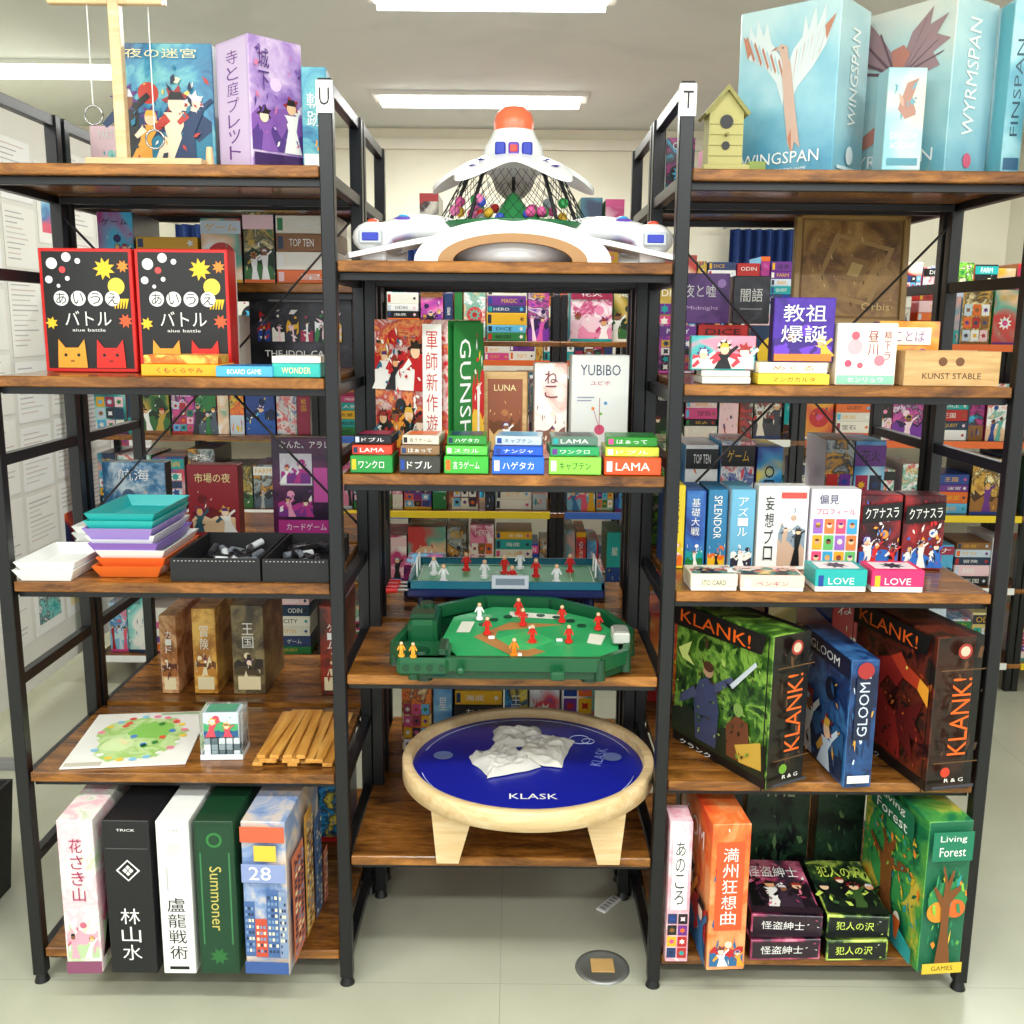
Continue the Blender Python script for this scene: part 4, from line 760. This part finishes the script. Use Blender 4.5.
# RIGHT BOTTOM
z=.081
PP=art(['f4f0ee','e8a0b0','f0d0d8'],'n',14)
G('board_game_box',.396,-.03,z,.05,.34,.08,0,PP,PP,cardgrid('f',40,.05,.03,.98,.36,2,4)+[('f','r',.15,.38,.85,.9,W),('f','vt','あのころ',.5,.64,.42,.46,K)])
OG=art(['e8502a','f07a3a','f0a870'],'n',9); oc=[C('c0282a'),C('2a6a9a'),C('f8e0c0'),C('f0a030')]
G('board_game_box',.458,-.06,z,.28,.35,.085,-86,OG,OG,shards('r',41,25,oc,.04,.25,.96,.98,.03,.09)+[('r','r',.14,.28,.86,.88,C('e8572a')),('r','vt','満州狂想曲',.5,.58,.4,.54,W)]+illus('r',181,oc,.06,.03,.94,.24,2,.3)+illus('f',182,oc,.03,.03,.97,.7,3)+[('f','t','BOOM',.5,.82,.7,.13,W)],anc=1)
def lying(x,w,p,t,tc,st,sd):
    b=B(); zz=z
    for k in range(2):
        a=art(p,'n',10+k); cc=[C(h) for h in p]; gbox(b,x+.004*k,-.02+.015*k,zz,w,.05,.24,[2,-3][k],a,K,[('f','r',.03,.1,.97,.9,C(st)),('f','t',t,.45,.5,.6,.4,tc)]+shards('f',sd,10,cc+[W],.78,.12,.96,.88,.02,.05)+illus('t',sd+k,cc,.03,.05,.97,.95,4,.7)+shards('t',sd+5,50,cc,.03,.12,.97,.97,.02,.08)+[('t','t',t,.5,.72,.75,.2,tc),('t','r',.0,.0,1,.1,C(st))]); zz+=.0505
    b.obj('board_game_box')
lying(.643,.16,['1a1018','3a2a3a','a83a64','d87a94'],'怪盗紳士',W,'2a1a24',190); lying(.805,.14,['0c1410','14281a','3a5a2a','c8e060'],'犯人の沢',C('d8f060'),'101814',195)
LFm=art(['0e4a3a','1f7a4a','5aa848','d8c048'],'n',7); lc=[C(h) for h in('8ac848','f0c838','2a8a5a','f08a2a','146a4a','5aa848','2aa0a0')]
tree=lambda f:[(f,'p',[(.3,.04),(.38,.3),(.36,.45),(.15,.58),(.18,.6),(.38,.52),(.4,.62),(.32,.72),(.36,.73),(.46,.62),(.56,.7),(.6,.69),(.52,.56),(.75,.6),(.78,.57),(.55,.48),(.55,.3),(.68,.04)],C('7a4820'))]
G('board_game_box',.925,-.06,z,.29,.36,.1,-84,LFm,C('1f6a4a'),[('f','c',.45,.55,.38,C('3a9a50'))]+shards('f',50,80,lc,.03,.06,.97,.95,.02,.06)+tree('f')+shards('f',51,45,lc,.1,.45,.9,.8,.015,.045)+[('f','p',[(.05,.02),(.95,.02),(.95,.12),(.6,.2),(.3,.14),(.05,.2)],C('2aa0a0')),('f','c',.7,.22,.05,C('f4ecd8')),('f','p',[(.64,.22),(.76,.22),(.72,.08),(.68,.08)],C('e86a2a')),('f','r',.15,.8,.85,.97,C('1a6a4a')),('f','t','Living',.5,.93,.4,.06,W),('f','t','Forest',.5,.85,.5,.07,W),
 ('r','c',.5,.5,.45,C('2f8a50')),('r','c',.3,.42,.25,C('e8902a')),('r','c',.7,.44,.22,C('d86a2a'))]+shards('r',52,40,lc,.05,.1,.95,.74,.03,.09)+tree('r')+[('r','r',.04,.76,.96,.95,C('1a7a5a')),('r','t','Living',.5,.9,.6,.05,W),('r','t','Forest',.5,.82,.6,.06,W),('r','r',.04,.01,.96,.08,C('e8c038')),('r','t','GAMES',.5,.045,.5,.03,K)],anc=1)
SP=art(['0a0e0c','14241a','24402a','0e1014'],'n',8)
for px,w,t in((.53,.16,'Spirit'),(.7,.16,'THE'),(.86,.12,'Spire')): G('board_game_box',px,.3,z,w,.33,.06,0,SP,SP,[('f','t',t,.5,.78,.5,.12,C('98a888'))]+shards('f',px,40,[C('1a3020'),C('2a4a30'),C('5a7a4a'),C('101814')],.03,.03,.97,.65,.02,.09))
rowboxes('board_game_box_row',-1.02,-.4,.46,.087,(.2,.33),(.06,.1),.2,51)

# ---------------------------------------------------------------- floor things
b=B(); b.lathe([(.001,.004),(.05,.004),(.052,.006),(.062,.005),(.064,0)],(.24,.06,0),C('8a8c88',.35,.6),40); b.box(.213,.267,.035,.085,.006,.008,C('c09a60',.6)); b.obj('floor_outlet_cover')
b=B(); M=Matrix.Translation((.28,.32,0))@Matrix.Rotation(.9,4,'Z'); b.box(-.04,.04,-.014,.014,0,.006,C('e8e8e4',.4),.002,M)
for i in range(5): b.box(-.033+i*.014,-.024+i*.014,-.008,.008,.006,.0066,C('9a9a98'),.0002,M)
b.obj('power_strip')
b=B(); b.tray(-1.44,.25,0,.3,.3,.3,.01,C('18181a',.6),.02); b.box(-1.56,-1.32,.13,.37,.012,.08,C('2a2a2e',.8)); b.obj('waste_bin')

# ---------------------------------------------------------------- camera
cd=bpy.data.cameras.new('Camera'); cd.sensor_width=36; cd.lens=36*1000/1024; cd.clip_start=.05
co=bpy.data.objects.new('Camera',cd); bpy.context.collection.objects.link(co); sc.camera=co
co.matrix_world=Matrix.Translation((.018,-2.054,1.49))@Matrix.Rotation(math.radians(90-10.7),4,'X')@Matrix.Rotation(math.radians(.5),4,'Z')
